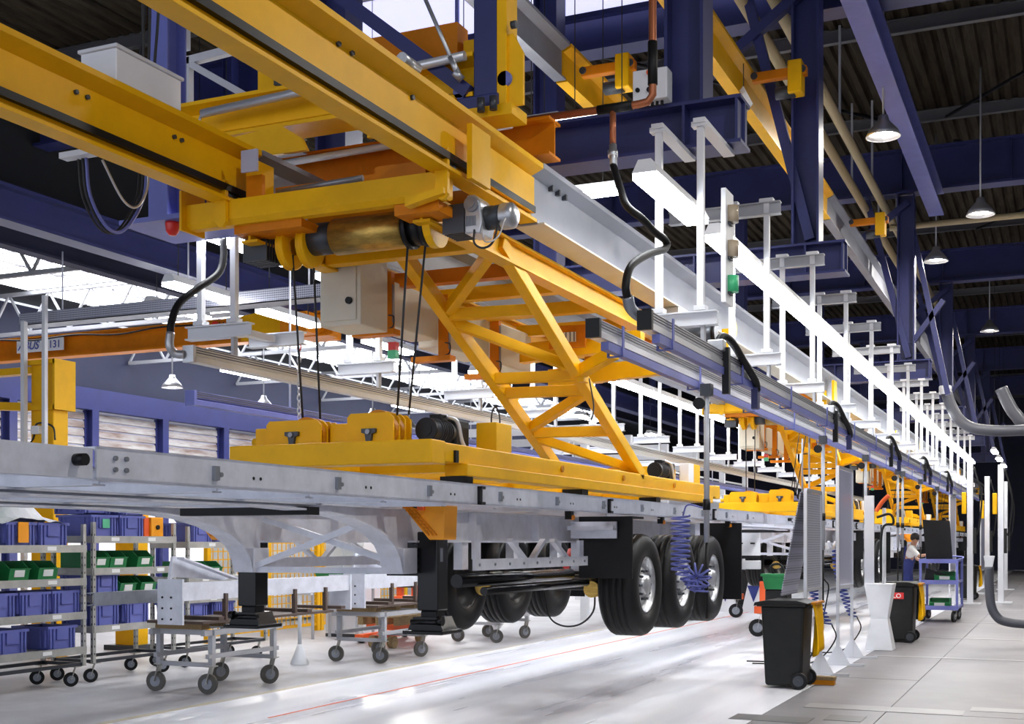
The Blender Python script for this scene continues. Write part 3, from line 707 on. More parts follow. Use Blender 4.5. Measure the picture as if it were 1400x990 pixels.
# ---------------- lattice guide arm
def guide_arm():
    t = thing('lattice_guide', 'slanting yellow lattice guide arm above the nearest trailer', 'guide arm', (-4.6, 12.3, 2.43), 'lattice guide arms along the line')
    A = lambda f: V((-4.15, 9.05 + 3.65*f, 4.12 - 1.70*f))
    B = lambda f: V((-5.0, 8.95 + 3.65*f, 4.12 - 1.70*f))
    MB().bar(A(0), A(1), 0.10, 0.12).build('chord', 'yellow', t, 0.006)
    MB().bar(B(0), B(1), 0.10, 0.12).build('chord', 'yellow', t, 0.006)
    for f in (0.0, 0.235, 0.50, 0.565, 0.76, 1.0):
        MB().bar(B(f)+V((0.04, 0, 0)), A(f)-V((0.04, 0, 0)), 0.11, 0.10).build('rung', 'yellow', t, 0.005)
    for a, b in ((B(0.23), A(0.0)), (B(0.26), A(0.47)), (B(0.74), A(0.57)), (B(0.78), A(0.97))):
        MB().bar(a, b, 0.09, 0.09).build('diagonal', 'yellow', t, 0.005)
    MB().bar(A(0.49), A(0.49)+V((0.46, -0.30, 0.12)), 0.11, 0.11).build('stub_arm', 'yellow', t, 0.006)
    MB().box(-4.14, -4.07, 10.78, 10.92, 3.2, 3.36).build('hinge_block', 'yellow', t, 0.006)
    # second pair of chords behind, meeting the first half way
    MB().bar(B(0.26)+V((-0.0, 0.12, -0.03)), B(0.62)+V((0.0, 0.1, 0.05)), 0.07, 0.08).build('inner_brace', 'yellow', t)
    pts = []
    for i in range(40):
        a = i/39*2*math.pi*2.2 + math.pi/2
        pts.append((-5.05, 10.95+0.10*math.cos(a), 3.0-0.12+0.14*math.sin(a)))
    MB().tube(pts, 0.008, 6).build('cable_loop', 'rope', t)
    MB().tube(cr([(-4.08, 10.95, 3.25), (-4.06, 11.02, 3.0), (-4.06, 10.95, 2.86), (-4.07, 10.86, 2.92)], 5), 0.007, 6).build('cable_loop', 'rope', t)
    return t
ga = guide_arm()
for k in range(1, STATIONS):
    clone(ga, V(ga.location) + shift(k), 'slanting yellow lattice guide arm above the %s trailer' % NTH[k])

# ---------------- trolley under the runway girders
def trolley():
    t = thing('crane_trolley', 'yellow crane trolley with golden rope drum above the nearest trailer', 'crane trolley', (-4.9, 10.8, 3.9), 'crane trolleys along the line')
    fb = MB().prism([(7.58, 4.26), (7.74, 4.26), (7.74, 4.1), (7.70, 4.08), (7.62, 4.08), (7.58, 4.115)], 'x', -6.08, -3.9).build('front_beam', 'yellow', t)
    MB().box(-6.10, -6.08, 7.52, 7.8, 4.06, 4.36).build('end_plate', 'yellow', fb)
    for x in (-5.78, -3.93):
        MB().prism([(x-0.01, 4.40), (x+0.09, 4.40), (x+0.09, 4.09), (x+0.06, 4.05), (x+0.03, 4.05), (x-0.01, 4.10)], 'y', 7.54, 7.575).build('hanger_plate', 'yellow', fb)
        MB().box(x-0.13, x-0.11, 7.6, 7.9, 4.2, 4.42).build('wheel_plate', 'orange', fb)
        MB().cyl((x+0.02, 7.6, 4.31), (x+0.02, 7.72, 4.31), 0.05, 14).build('roller', 'motor_grey', fb)
        MB().box(x+0.16, x+0.20, 7.7, 8.0, 4.22, 4.6).build('carriage_plate', 'yellow', fb)
    MB().box(-5.56, -5.42, 7.62, 7.66, 4.26, 4.43).build('cross_plate', 'orange', t)
    MB().box(-4.62, -4.2, 7.9, 7.93, 4.26, 4.46).build('cross_plate', 'orange', t)
    MB().box(-5.52, -5.38, 7.5, 7.52, 4.42, 4.58).build('name_plate', 'glass_lilac', t)
    for (y, m, z0, z1) in ((8.05, 'orange', 4.34, 4.46), (8.5, 'yellow_dark', 4.26, 4.4), (9.1, 'orange', 4.28, 4.42)):
        MB().box(-5.6, -4.1, y, y+0.06, z0, z1).build('carriage_beam', m, t)
    MB().cyl((-5.45, 7.86, 4.36), (-4.7, 7.86, 4.38), 0.022, 10).build('shaft', 'galv_dark', t)
    for x in (-4.15, -5.62):
        MB().ibeam((x, 7.74, 4.07), (x, 14.4, 4.07), 0.14, 0.2, 0.02, 0.02).build('long_beam', 'yellow', t)
    for (y, m) in ((8.7, 'yellow'), (9.7, 'orange'), (10.5, 'yellow'), (11.5, 'yellow'), (12.6, 'yellow'), (13.6, 'orange'), (14.3, 'yellow')):
        MB().box(-5.56, -4.2, y, y+0.12, 3.99, 4.11).build('cross_beam', m, t)
    # lower outrigger arms on the right of the arm
    for (y, z, L) in ((12.1, 3.72, 1.3), (12.9, 3.55, 1.3)):
        MB().prism([(-5.3, z+0.10), (-3.95, z+0.16), (-3.95, z-0.02), (-5.3, z-0.10)], 'y', y, y+0.14).build('outrigger', 'yellow', t)
    MB().box(-4.9, -4.75, 12.2, 12.4, 3.6, 4.0).box(-4.9, -4.75, 13.0, 13.2, 3.5, 4.0).build('outrigger_post', 'yellow_dark', t)
    MB().box(-4.9, -4.5, 11.96, 12.0, 3.72, 3.95).build('vent_plate', 'orange', t)
    vg = MB().box(-4.80, -4.60, 11.945, 11.96, 3.78, 3.88).build('vent_grille', 'white', t)
    for q in range(5): MB().box(-4.80+0.045*q, -4.79+0.045*q, 11.94, 11.945, 3.78, 3.88).build('grille_bar', 'motor_grey', vg)
    # near hoist drum with motors
    y = 7.98; z = 4.0
    d = MB().cyl((-5.0, y, z), (-4.38, y, z), 0.135, 32).build('rope_drum', 'gold', t)
    MB().cyl((-4.38, y, z), (-4.34, y, z), 0.15, 28).cyl((-4.34, y, z), (-4.24, y, z), 0.13, 28).cyl((-4.24, y, z), (-4.2, y, z), 0.145, 28).build('rope_guide', 'black', d)
    MB().cyl((-4.19, y, z), (-4.13, y, z), 0.16, 28, smooth=False).build('drum_flange', 'yellow', d)
    MB().cyl((-5.2, y, z), (-5.0, y, z), 0.12, 24).build('brake_housing', 'motor_grey', d)
    for x in (-5.27, -5.45): MB().lathe([(0.06, 0), (0.155, 0.0), (0.17, 0.012), (0.155, 0.02), (0.15, 0.035), (0.155, 0.05), (0.17, 0.058), (0.155, 0.07), (0.06, 0.07)], (x, y, 3.96), 'x', 28).build('sheave', 'yellow', t)
    MB().box(-5.75, -5.55, y-0.12, y+0.12, 3.86, 4.07).build('left_motor', 'black_plastic', t, 0.02)
    for k in range(7): MB().box(-5.76, -5.54, y-0.13+0.036*k, y-0.12+0.036*k, 3.855, 4.0).build('cooling_fin', 'motor_grey', t)
    MB().box(-5.7, -5.1, 7.66, 7.9, 4.02, 4.08).build('drum_carrier', 'orange', t)
    MB().box(-4.3, -3.95, 7.62, 7.9, 4.0, 4.075).build('drum_carrier', 'orange', t)
    MB().prism([(-4.15, 4.09), (-3.85, 4.12), (-3.85, 4.08), (-4.15, 4.02)], 'y', 7.5, 7.58).build('carrier_lip', 'yellow', t)
    m1 = MB().box(-4.02, -3.86, 7.84, 8.08, 3.90, 4.09).build('motor', 'black_plastic', t, 0.02)
    for k in range(7): MB().box(-4.03, -3.86, 7.835+0.036*k, 7.845+0.036*k, 3.89, 4.095).build('cooling_fin', 'motor_grey', m1)
    gb = MB().prism([(-3.86, 3.88), (-3.74, 3.87), (-3.72, 3.95), (-3.74, 4.10), (-3.78, 4.15), (-3.84, 4.15), (-3.86, 4.08)], 'y', 7.84, 8.06).build('gear_case', 'cast_alu', t, 0.012)
    MB().cyl((-3.80, 7.82, 4.08), (-3.80, 7.84, 4.08), 0.055, 18).cyl((-3.80, 7.81, 4.08), (-3.80, 7.82, 4.08), 0.03, 14).build('bearing_cap', 'galv_dark', gb)
    for k in range(7): MB().box(-3.845+0.012*k, -3.84+0.012*k, 7.83, 7.84, 3.93, 4.0).build('case_rib', 'galv_dark', gb)
    MB().cyl((-3.74, 7.95, 4.0), (-3.6, 7.95, 4.0), 0.085, 20).build('brake', 'motor_grey', t)
    MB().lathe([(0.0, 0.06), (0.06, 0.055), (0.09, 0.03), (0.092, 0.0), (0.092, -0.05)], (-3.56, 7.95, 4.0), 'x', 20).build('brake_cap', 'cast_alu', t)
    MB().tube(cr([(-3.78, 7.84, 3.9), (-3.77, 7.82, 3.80), (-3.70, 7.82, 3.76), (-3.63, 7.83, 3.80), (-3.6, 7.86, 3.95)], 5), 0.008, 6).build('cable', 'rope', t)
    MB().tube(cr([(-3.72, 7.84, 3.92), (-3.68, 7.8, 3.80), (-3.58, 7.8, 3.82), (-3.54, 7.84, 3.96)], 5), 0.006, 6).build('cable', 'alu', t)
    # ropes to the frame
    for (x, yy) in ((-5.38, y-0.02), (-5.22, y+0.02), (-4.36, y-0.05), (-4.24, y+0.0)):
        xb = {-5.38: -5.46, -5.22: -5.3, -4.36: -4.62, -4.24: -4.52}[x]
        MB().cyl((x, yy, 3.9), (xb+0.04, 8.16, 2.66), 0.009, 6).build('hoist_rope', 'rope', t)
    # cabinets on the left beam
    cb = MB().box(-5.74, -5.34, 8.9, 9.35, 3.52, 4.12).build('cabinet', 'cream', t, 0.01)
    MB().box(-5.70, -5.38, 8.885, 8.9, 3.56, 4.08).build('cabinet_door', 'cream', cb, 0.006)
    MB().cyl((-5.44, 8.86, 3.72), (-5.44, 8.885, 3.72), 0.03, 12).build('door_lock', 'black', cb)
    for (ya, yb, z0) in ((9.55, 10.45, 3.62), (10.6, 11.6, 3.58), (11.75, 12.7, 3.58)):
        MB().box(-5.72, -5.42, ya, yb, z0, 4.02).build('cabinet', 'cream', t, 0.015)
    for (yy, z) in ((9.44, 3.56), (10.52, 3.48), (11.68, 3.46)):
        h = MB().box(-5.44, -5.34, yy-0.03, yy+0.03, z, 4.06).build('cabinet_hanger', 'orange', t)
        MB().box(-5.72, -5.3, yy-0.06, yy+0.06, z-0.05, z).build('hanger_shelf', 'orange', h)
        MB().box(-5.36, -5.33, yy-0.015, yy+0.015, z+0.06, 3.95).build('slide_bar', 'galv_dark', h)
        MB().tube(cr([(-5.36, yy-0.04, z+0.12), (-5.30, yy-0.06, z+0.1), (-5.31, yy-0.05, z+0.02), (-5.36, yy-0.04, z+0.0)], 4), 0.007, 6).build('cable', 'rope', h)
    sl = MB().box(-5.36, -5.28, 9.38, 9.44, 3.37, 3.44).build('signal_lamp', 'signal_red', t)
    MB().box(-5.36, -5.28, 9.38, 9.44, 3.30, 3.37).build('signal_lamp', 'signal_green', t)
    return t
tl = trolley()
for k in range(1, STATIONS):
    clone(tl, V(tl.location) + shift(k), 'yellow crane trolley with rope drum above the %s trailer' % NTH[k])

# ================================================================== LIGHT STRIPS, RAIL HANGERS, RAILS
def luminaire(name, L, w, m, label, group, loc, end=False):
    x, y, z = loc
    t = thing(name, label, 'light', loc, group)
    MB().prism([(x-w/2, z+0.02), (x-w/4, z+0.12), (x+w/4, z+0.12), (x+w/2, z+0.02)], 'y', y, y+L).build('housing', 'white_metal', t)
    MB().box(x-w/2+0.005, x+w/2-0.005, y+0.01, y+L-0.01, z-0.03, z+0.02).build('light_tube', m, t)
    return t
def strip_line(x, z, ys, side):
    p = None
    for k, y in enumerate(ys):
        lab = ('fluorescent light fitting along the %s of the line, %s from the near end' % (side, ORD[k])) if k < 24 else 'distant fluorescent light fitting at the far end of the %s strip' % side
        if p is None: p = luminaire('strip_light', 1.5, 0.2, 'tube_light', lab, 'strip lights along the %s of the line' % side, (x, y, z))
        else: clone(p, (x, y, z), lab)
strip_line(-2.89, 4.48, [8.95] + [11.0 + 1.52*k for k in range(23)], 'right')
strip_line(-6.82, 4.40, [8.55, 10.6] + [12.3 + 1.52*k for k in range(20)], 'left')

def hanger(side, y, lab, portal=False):
    s = 1 if side == 'right' else -1
    xi = -3.1 if s > 0 else -6.62
    xo = -2.74 if s > 0 else -6.98
    xg = -3.76 if s > 0 else -5.9
    t = thing('rail_hanger', lab, 'hanger', (xi, y, 3.5), 'white double-post rail hangers')
    if not portal: MB().ibeam((xg, y, 5.08), (xo+s*0.14, y, 5.08), 0.09, 0.13, 0.012, 0.012).build('top_beam', 'grey_paint', t)
    for x in (xi, xo):
        if portal: MB().box(x-0.05, x+0.05, y-0.06, y+0.95, 5.165, 5.205).build('clamp_arm', 'white_metal', t)
        MB().bar((x, y, 3.62), (x, y, 5.16), 0.055, 0.055).build('post', 'white_metal', t)
        MB().box(x-0.05, x+0.05, y-0.05, y+0.05, 3.62, 3.66).build('post_foot', 'white_metal', t)
        MB().box(x-0.07, x+0.07, y-0.045, y+0.045, 5.14, 5.18).build('post_cap', 'white_metal', t)
    MB().ibeam((xi-s*0.18, y, 3.555), (xo+s*0.14, y, 3.555), 0.10, 0.12, 0.012, 0.012).build('bottom_beam', 'white_metal', t)
    for x in ((-3.13, -2.72) if s > 0 else (-6.62,)):
        MB().box(x-0.015, x+0.015, y-0.03, y+0.03, 3.33, 3.50).build('rail_clamp', 'grey_paint', t)
    return t
for k in range(14):
    lab = 'white double-post rail hanger on the %s of the line, %s from the near end'
    if k == 0:
        hanger('right', 10.0, lab % ('right', ORD[0]), True); hr = hanger('right', 12.5, lab % ('right', ORD[1])); hl = hanger('left', 8.9, lab % ('left', ORD[0]))
    else:
        (k > 1) and clone(hr, (-3.1, 10.0+2.5*k, 3.5), lab % ('right', ORD[k])); clone(hl, (-6.62, 8.9+2.5*k, 3.5), lab % ('left', ORD[k]))

def conductor_rail(x, y0, y1, z, label, m, blue=True, cap='black'):
    t = thing('guide_rail', label, 'rail', (x, y0, z), 'overhead guide rails')
    MB().prism([(x-0.05, z), (x+0.05, z), (x+0.05, z+0.045), (x+0.035, z+0.055), (x+0.045, z+0.065), (x+0.045, z+0.13), (x-0.05, z+0.13)], 'y', y0, y1).build('profile', m, t)
    for q in (0.075, 0.095, 0.115): MB().box(x+0.044, x+0.049, y0, y1, z+q, z+q+0.008).build('groove', 'alu_groove', t)
    MB().box(x-0.055, x+0.055, y0-0.03, y0+0.01, z-0.005, z+0.135).build('end_cap', cap, t)
    if blue:
        MB().box(x+0.0, x+0.06, y0+0.15, y1, z-0.075, z-0.012).build('blue_strip', 'blue_light', t)
        for k in range(16):
            y = y0 + 0.45 + 2.2*k
            MB().box(x-0.06, x-0.05, y, y+0.04, z-0.08, z+0.15).box(x+0.06, x+0.07, y, y+0.04, z-0.08, z+0.15).box(x-0.06, x+0.07, y, y+0.04, z-0.085, z-0.075).build('strap', 'blue_light', t)
    return t
conductor_rail(-3.13, 8.5, 46, 3.20, 'left of the two silver overhead rails with blue strips on the right', 'alu')
conductor_rail(-2.72, 8.45, 46, 3.22, 'right of the two silver overhead rails with blue strips on the right', 'alu')
conductor_rail(-6.62, 8.3, 46, 3.20, 'cream overhead rail on the far side of the line', 'rail_cream', False, 'cast_alu')
r3 = conductor_rail(-7.4, 9.3, 40, 2.98, 'blue overhead rail beyond the cream rail on the left', 'blue_light', False, 'blue_light')
for y in (10.9, 16.6, 28.0, 38.0): MB().cyl((-7.4, y, 3.1), (-7.4, y, 5.23), 0.012, 8).build('hanger_rod', 'galv', r3)
t = thing('signal_column', 'column of three round signal lamps on a white plate by the right strip light', 'signal lamp', (-2.66, 10.5, 3.75))
MB().box(-2.66, -2.62, 10.35, 10.62, 3.75, 4.72).build('plate', 'white', t)
for k, (z, m) in enumerate(((4.52, 'signal_glass'), (4.22, 'signal_glass'), (3.92, 'signal_green'))):
    l = MB().cyl((-2.6, 10.48, z-0.07), (-2.6, 10.48, z+0.07), 0.06, 16).build('lamp', m, t)
    MB().box(-2.64, -2.6, 10.42, 10.54, z-0.09, z-0.07).build('lamp_bracket', 'motor_grey', l)

# ---- hoses and pipes
hr_ = thing('air_hose', 'black S-shaped air hose dropping from the copper pipe to the right rail', 'hose', (-2.85, 8.5, 3.35))
MB().tube(cr([(-3.35, 9.55, 4.78), (-3.2, 9.3, 4.50), (-3.05, 9.0, 4.28), (-2.92, 8.98, 4.16), (-2.88, 9.15, 4.10), (-2.85, 9.36, 4.07), (-2.85, 9.34, 4.00), (-2.85, 8.92, 3.87), (-2.85, 8.52, 3.70), (-2.85, 8.40, 3.54), (-2.85, 8.44, 3.44)], 7), 0.030, 10).build('hose', 'rubber', hr_)
MB().tube(cr([(-2.85, 8.44, 3.46), (-2.84, 8.47, 3.39), (-2.80, 8.52, 3.34), (-2.74, 8.6, 3.32)], 5), 0.042, 12).build('elbow', 'galv_dark', hr_)
MB().cyl((-3.36, 9.57, 4.95), (-3.34, 9.54, 4.74), 0.032, 12).cyl((-3.36, 9.57, 4.90), (-3.355, 9.56, 4.85), 0.042, 12).build('coupling', 'cast_alu', hr_)
t = thing('copper_pipe', 'copper-brown pipe running across under the blue beam and up the column', 'pipe', (-3.4, 9.6, 5.25))
MB().tube([(-4.6, 9.6, 5.27), (-3.15, 9.6, 5.26), (-3.07, 9.6, 5.27), (-3.03, 9.6, 5.32), (-3.03, 9.6, 5.45), (-3.03, 9.6, 8.5)], 0.032, 10).build('pipe', 'copper', t)
MB().cyl((-3.37, 9.6, 5.25), (-3.37, 9.6, 4.95), 0.026, 10).build('branch', 'copper', t)
MB().cyl((-3.5, 9.6, 5.26), (-3.2, 9.6, 5.26), 0.040, 10).cyl((-3.03, 9.6, 5.4), (-3.03, 9.6, 5.75), 0.040, 10).build('insulation', 'rubber', t)
t = thing('switch_box', 'white switch box with red button beside the blue column', 'box', (-3.35, 10.66, 5.64))
MB().box(-3.52, -3.2, 10.56, 10.725, 5.645, 5.92).build('body', 'white', t, 0.01)
MB().cyl((-3.36, 10.53, 5.88), (-3.36, 10.56, 5.88), 0.025, 10).build('button', 'red_orange', t)
MB().cyl((-3.47, 10.54, 5.74), (-3.47, 10.56, 5.74), 0.02, 10).build('socket', 'black', t)
MB().cyl((-3.36, 10.54, 5.73), (-3.36, 10.56, 5.73), 0.025, 10).build('socket', 'black', t)
for k in range(6): MB().cyl((-3.49+0.045*k, 10.62, 5.60), (-3.49+0.045*k, 10.62, 5.64), 0.014, 8).build('cable_gland', 'black', t)
t = thing('air_hose', 'black air hose dropping to the near end of the cream rail', 'hose', (-6.7, 8.3, 3.3))
MB().tube(cr([(-6.75, 8.91, 4.38), (-6.75, 8.92, 4.22), (-6.75, 8.84, 4.05), (-6.75, 8.56, 3.87), (-6.75, 8.32, 3.70), (-6.75, 8.22, 3.52), (-6.75, 8.21, 3.42)], 6), 0.032, 10).build('hose', 'rubber', t)
MB().tube(cr([(-6.75, 8.21, 3.44), (-6.75, 8.2, 3.33), (-6.73, 8.24, 3.27), (-6.66, 8.28, 3.26)], 5), 0.036, 12).build('elbow', 'cast_alu', t)
t = thing('hanging_chain', 'red and white chain hanging from the left rail hanger bracket', 'chain', (-6.35, 9.5, 3.5))
for k in range(16):
    z = 3.48 - 0.058*k
    o = MB().lathe([(0.018, -0.006), (0.026, 0.0), (0.018, 0.006), (0.012, 0.0), (0.018, -0.006)], (-6.35, 9.5, z), 'x' if k % 2 else 'y', 10)
    o.v = [(p[0], p[1], z + (p[2]-z)*1.6) for p in o.v]
    o.build('link', 'red' if (k < 1 or k > 11) else 'white_metal', t)
MB().ibeam((-6.9, 9.5, 3.56), (-6.3, 9.5, 3.56), 0.1, 0.12, 0.012, 0.012).build('bracket', 'white_metal', t)
MB().box(-6.66, -6.58, 8.94, 9.46, 3.53, 3.59).build('bracket_arm', 'white_metal', t)

def air_drop(x, y, z0, label, coil=True, cm='blue_crate'):
    t = thing('air_drop', label, 'air supply', (x, y, z0), 'air drops along the line')
    MB().cyl((x, y, z0+0.7), (x, y, 3.12), 0.026, 10).build('pole', 'grey_paint', t)
    MB().cyl((x, y, z0), (x, y, z0+0.7), 0.014, 8).build('hose', 'rubber', t)
    MB().box(x-0.05, x+0.05, y-0.05, y+0.05, 3.05, 3.16).build('runner', 'motor_grey', t)
    MB().cyl((x-0.06, y-0.06, 2.98), (x-0.06, y-0.03, 2.98), 0.055, 16).build('pulley', 'black', t)
    MB().cyl((x, y, 2.0), (x, y, 2.1), 0.035, 10).build('valve', 'black', t)
    if coil:
        pts = []
        for i in range(15*14):
            a = 2*math.pi*i/14; f = i/(15*14.0)
            pts.append((x-0.22+0.085*math.cos(a)+0.22*max(0, f-0.7)*3, y-0.1+0.085*math.sin(a), 1.95 - 0.7*f))
        MB().tube(pts, 0.010, 6).build('coil', cm, t)
        pts = []
        for i in range(11*16):
            a = 2*math.pi*i/16; f = 2*math.pi*i/(11*16.0)
            R = 0.075 + 0.055*math.cos(a)
            pts.append((x-0.06+R*math.cos(f), y-0.12+0.05*math.sin(a), 1.38+R*math.sin(f)))
        MB().tube(pts, 0.009, 6).build('coil_bundle', cm, t)
        MB().tube(cr([(x-0.22, y-0.02, 1.95), (x-0.18, y, 2.05), (x-0.03, y, 2.02)], 5), 0.008, 6).build('coil_lead', cm, t)
    return t
a0 = air_drop(-3.0, 11.15, 1.0, 'grey air supply pole with blue coiled hose in front of the near wheels')
a1 = air_drop(-3.0, 17.2, 0.9, 'plain grey air supply pole beside the perforated panel', False)
for y, lab in ((21.2, 'between the panel and the funnel stand'), (25.6, 'behind the second black bin'), (26.4, 'next to the kneeling worker'), (29.9, 'behind the blue parts trolley'), (34.0, 'beyond the blue parts trolley'), (39.5, 'near the far white posts')):
    clone(a1, (-3.0, y, 0.9), 'plain grey air supply pole ' + lab.replace('kneeling ', ''))

# hooded light fittings across the hall
k = 0
for (x, y, z, rz, L, lab) in ((-5.6, 14.0, 6.82, math.pi/2, 1.5, 'fluorescent fitting seen below the copper pipe'), (-4.6, 14.0, 6.80, math.pi/2, 1.0, 'short fluorescent fitting beside the blue column'),
                        (-5.2, 15.0, 6.2, math.pi/2, 1.4, 'fluorescent fitting under the first blue portal'), (-13.6, 16.0, 5.6, 0, 1.5, 'fluorescent fitting below the navy crane runway'),
                        (-10.4, 12.6, 5.0, 0, 1.4, 'fluorescent fitting left of the cream cabinet'), (-10.4, 14.6, 5.0, 0, 1.4, 'fluorescent fitting just behind the cream cabinet'),
                        (-10.4, 17.5, 5.0, 0, 1.5, 'workshop light fitting over the parts carts, near one'), (-10.4, 21.5, 5.0, 0, 1.5, 'workshop light fitting over the parts carts, far one'),
                        (-15.5, 20.5, 5.2, 0, 1.5, 'workshop light fitting in the left bay, near one'), (-15.5, 27.5, 5.2, 0, 1.5, 'workshop light fitting in the left bay, far one'),
                        (-11.5, 30, 5.0, 0, 1.5, 'workshop light fitting beside the white platform'), (-11.5, 36, 5.0, 0, 1.5, 'workshop light fitting behind the white platform')):
    t = luminaire('hall_light', L, 0.22, 'hall_light', lab, 'fluorescent fittings of the hall', (x, y, z))
    if rz: t.rotation_euler = (0, 0, rz)
    for yy in (y+0.2, y+L-0.2): MB().cyl((x, yy, z+0.1), (x, yy, 10.80), 0.007, 6).build('suspension', 'rope', t)
def bay_lamp(x, y, z, label):
    t = thing('high_bay_lamp', label, 'lamp', (x, y, z), 'round high bay lamps')
    MB().lathe([(0.0, 0.34), (0.07, 0.33), (0.09, 0.25), (0.13, 0.20), (0.22, 0.10), (0.27, 0.0), (0.255, 0.0), (0.20, 0.09), (0.1, 0.18), (0.0, 0.2)], (x, y, z), 'z', 24).build('shade', 'lamp_shade', t)
    MB().lathe([(0.0, 0.03), (0.10, 0.03), (0.14, 0.05), (0.16, 0.10), (0.0, 0.12)], (x, y, z), 'z', 20).build('bulb', 'bay_light', t)
    ld = bpy.data.lights.new('lamp_light', 'AREA'); ld.shape = 'DISK'; ld.size = 0.3; ld.energy = BAY_W; ld.color = (1.0, 0.95, 0.88)
    lo = bpy.data.objects.new('lamp_light', ld); COL.objects.link(lo); lo.parent = t; lo.location = (0, 0, 0.01)
    MB().cyl((x, y, z+0.33), (x, y, z+2.84), 0.016, 8).build('stem', 'grey_paint', t)
    return t
b0 = bay_lamp(-2.55, 19.9, 8.0, 'round high bay lamp in front of the grey-blue lengthwise beam')
for (x, y, z, lab) in ((-1.45, 25.4, 8.0, 'below the second main roof beam at the right'), (-2.6, 29.2, 8.0, 'just behind the second main roof beam'), (-2.0, 39.5, 8.0, 'beyond the third main roof beam'), (-0.6, 34.5, 8.0, 'high over the aisle before the third main beam'),
                       (1.5, 14, 8.0, 'unseen over the near end of the aisle'), (1.5, 6, 8.0, 'added out of view over the aisle beside the camera'), (1.0, 40, 8.0, 'added unseen over the aisle opposite the fourth trailer'), (1.0, 56, 8.0, 'added unseen over the far end of the aisle'), (1.0, 66, 8.0, 'added unseen, last over the aisle before the end wall'), (2.5, 22, 8.0, 'over the aisle at the right edge'), (2.5, 30, 8.0, 'farther over the aisle at the right edge'), (1.0, 48, 8.0, 'unseen far down the aisle'),  # all out of view, added along the row to brighten trailer sides and floor
                       (-20.5, 25.0, 5.6, 'hanging in the left bay nearest the wall beam'), (-20.0, 28.2, 5.4, 'second in the left bay'), (-18.5, 31.5, 5.31, 'third in the left bay'), (-17.0, 31.0, 4.9, 'above the yellow sheave blocks'), (-17.0, 35.0, 4.5, 'lowest one in the left bay')):
    clone(b0, (x, y, z), 'round high bay lamp ' + lab)

# ================================================================== LEFT BAY: crane, tray, jib
t = thing('bridge_crane', 'orange bridge crane girder with white name plate in the left bay', 'crane', (-17, 20, 5.6))
MB().ibeam((-24.5, 20, 5.84), (-12.6, 20, 5.84), 0.3, 0.48, 0.04, 0.04).build('girder', 'orange', t)
pl = MB().box(-20.4, -19.1, 19.83, 19.85, 5.74, 6.0).build('name_plate', 'white', t)
def text(s, name, m, parent, loc, size, rot, shear=0.0, ext=0.003):
    cu = bpy.data.curves.new(name, 'FONT'); cu.body = s; cu.size = size; cu.extrude = ext; cu.shear = shear; cu.offset = size*0.012
    tmp = bpy.data.objects.new(name, cu); COL.objects.link(tmp); cu.materials.append(M[m])
    me = bpy.data.meshes.new_from_object(tmp.evaluated_get(bpy.context.evaluated_depsgraph_get()))
    bpy.data.objects.remove(tmp)
    o = bpy.data.objects.new(name, me); COL.objects.link(o)
    r = parent
    while r.parent is not None: r = r.parent
    o.parent = parent; o.location = V(loc) - V(r.location); o.rotation_euler = rot
    return o
text('ABUS', 'lettering', 'sign_blue', pl, (-20.36, 19.825, 5.80), 0.24, (math.pi/2, 0, 0), 0.3)
text('131', 'lettering', 'sign_blue', pl, (-19.5, 19.825, 5.80), 0.22, (math.pi/2, 0, 0))
MB().box(-13.4, -12.8, 19.4, 20.6, 5.62, 6.0).build('end_carriage', 'orange', t, 0.01)
MB().prism([(-14.6, 6.1), (-13.4, 6.25), (-12.7, 5.9), (-13.2, 5.62), (-14.6, 5.62)], 'y', 19.84, 19.87).build('end_gusset', 'yellow', t)
MB().cyl((-13.0, 19.7, 5.75), (-13.0, 20.3, 5.75), 0.12, 16).build('drive', 'motor_grey', t)
pts = []
for i in range(13): pts += [(-15.6+0.09*i, 19.78, 6.0), (-15.56+0.09*i, 19.78, 5.72)]
MB().tube(pts, 0.016, 6).build('festoon_cable', 'black', t)
MB().cyl((-15.15, 19.74, 5.95), (-15.15, 19.78, 5.95), 0.08, 16).build('warning_disc', 'red', t)
MB().tube(cr([(-21, 19.8, 6.06), (-19.9, 19.8, 5.98), (-18.8, 19.8, 6.02), (-17.6, 19.8, 5.95), (-16.6, 19.8, 6.02), (-15.6, 19.8, 6.0)], 5), 0.018, 6).build('festoon_cable', 'black', t)
t = thing('cable_tray', 'long perforated galvanised cable tray crossing the left bay', 'cable tray', (-11.5, 14, 4.9))
MB().box(-14.2, -8.7, 13.85, 14.15, 4.93, 4.945).build('bottom', 'galv_dark', t)
MB().box(-14.2, -8.7, 13.85, 13.86, 4.93, 5.11).build('side', 'perforated', t)
MB().box(-14.2, -8.7, 14.14, 14.15, 4.93, 5.11).build('side', 'perforated', t)
for x in (-13.5, -11.2, -9.2): MB().cyl((x, 14, 4.93), (x, 14, 6.0), 0.012, 6).build('hanger_rod', 'galv', t)
MB().bar((-13.55, 13.7, 3.0), (-13.55, 13.7, 5.3), 0.06, 0.06).bar((-13.95, 13.7, 0.0), (-13.95, 13.7, 4.95), 0.07, 0.07).build('support_post', 'white_metal', t)
t = thing('jib_crane', 'yellow jib crane column with two arms reaching left', 'jib crane', (-13.75, 14.0, 0))
MB().box(-13.97, -13.53, 13.85, 14.15, 0.0, 4.35).build('column', 'yellow', t, 0.02)
MB().box(-13.99, -13.45, 13.78, 14.2, 3.65, 3.72).box(-13.99, -13.45, 13.78, 14.2, 4.32, 4.39).box(-13.48, -13.44, 13.78, 14.2, 3.65, 4.39).build('head', 'yellow', t)
MB().box(-18, -13.98, 13.92, 14.08, 4.22, 4.32).build('arm', 'yellow', t)
MB().bar((-18, 14.0, 3.98), (-13.98, 14.0, 3.72), 0.14, 0.12).build('arm', 'yellow', t)
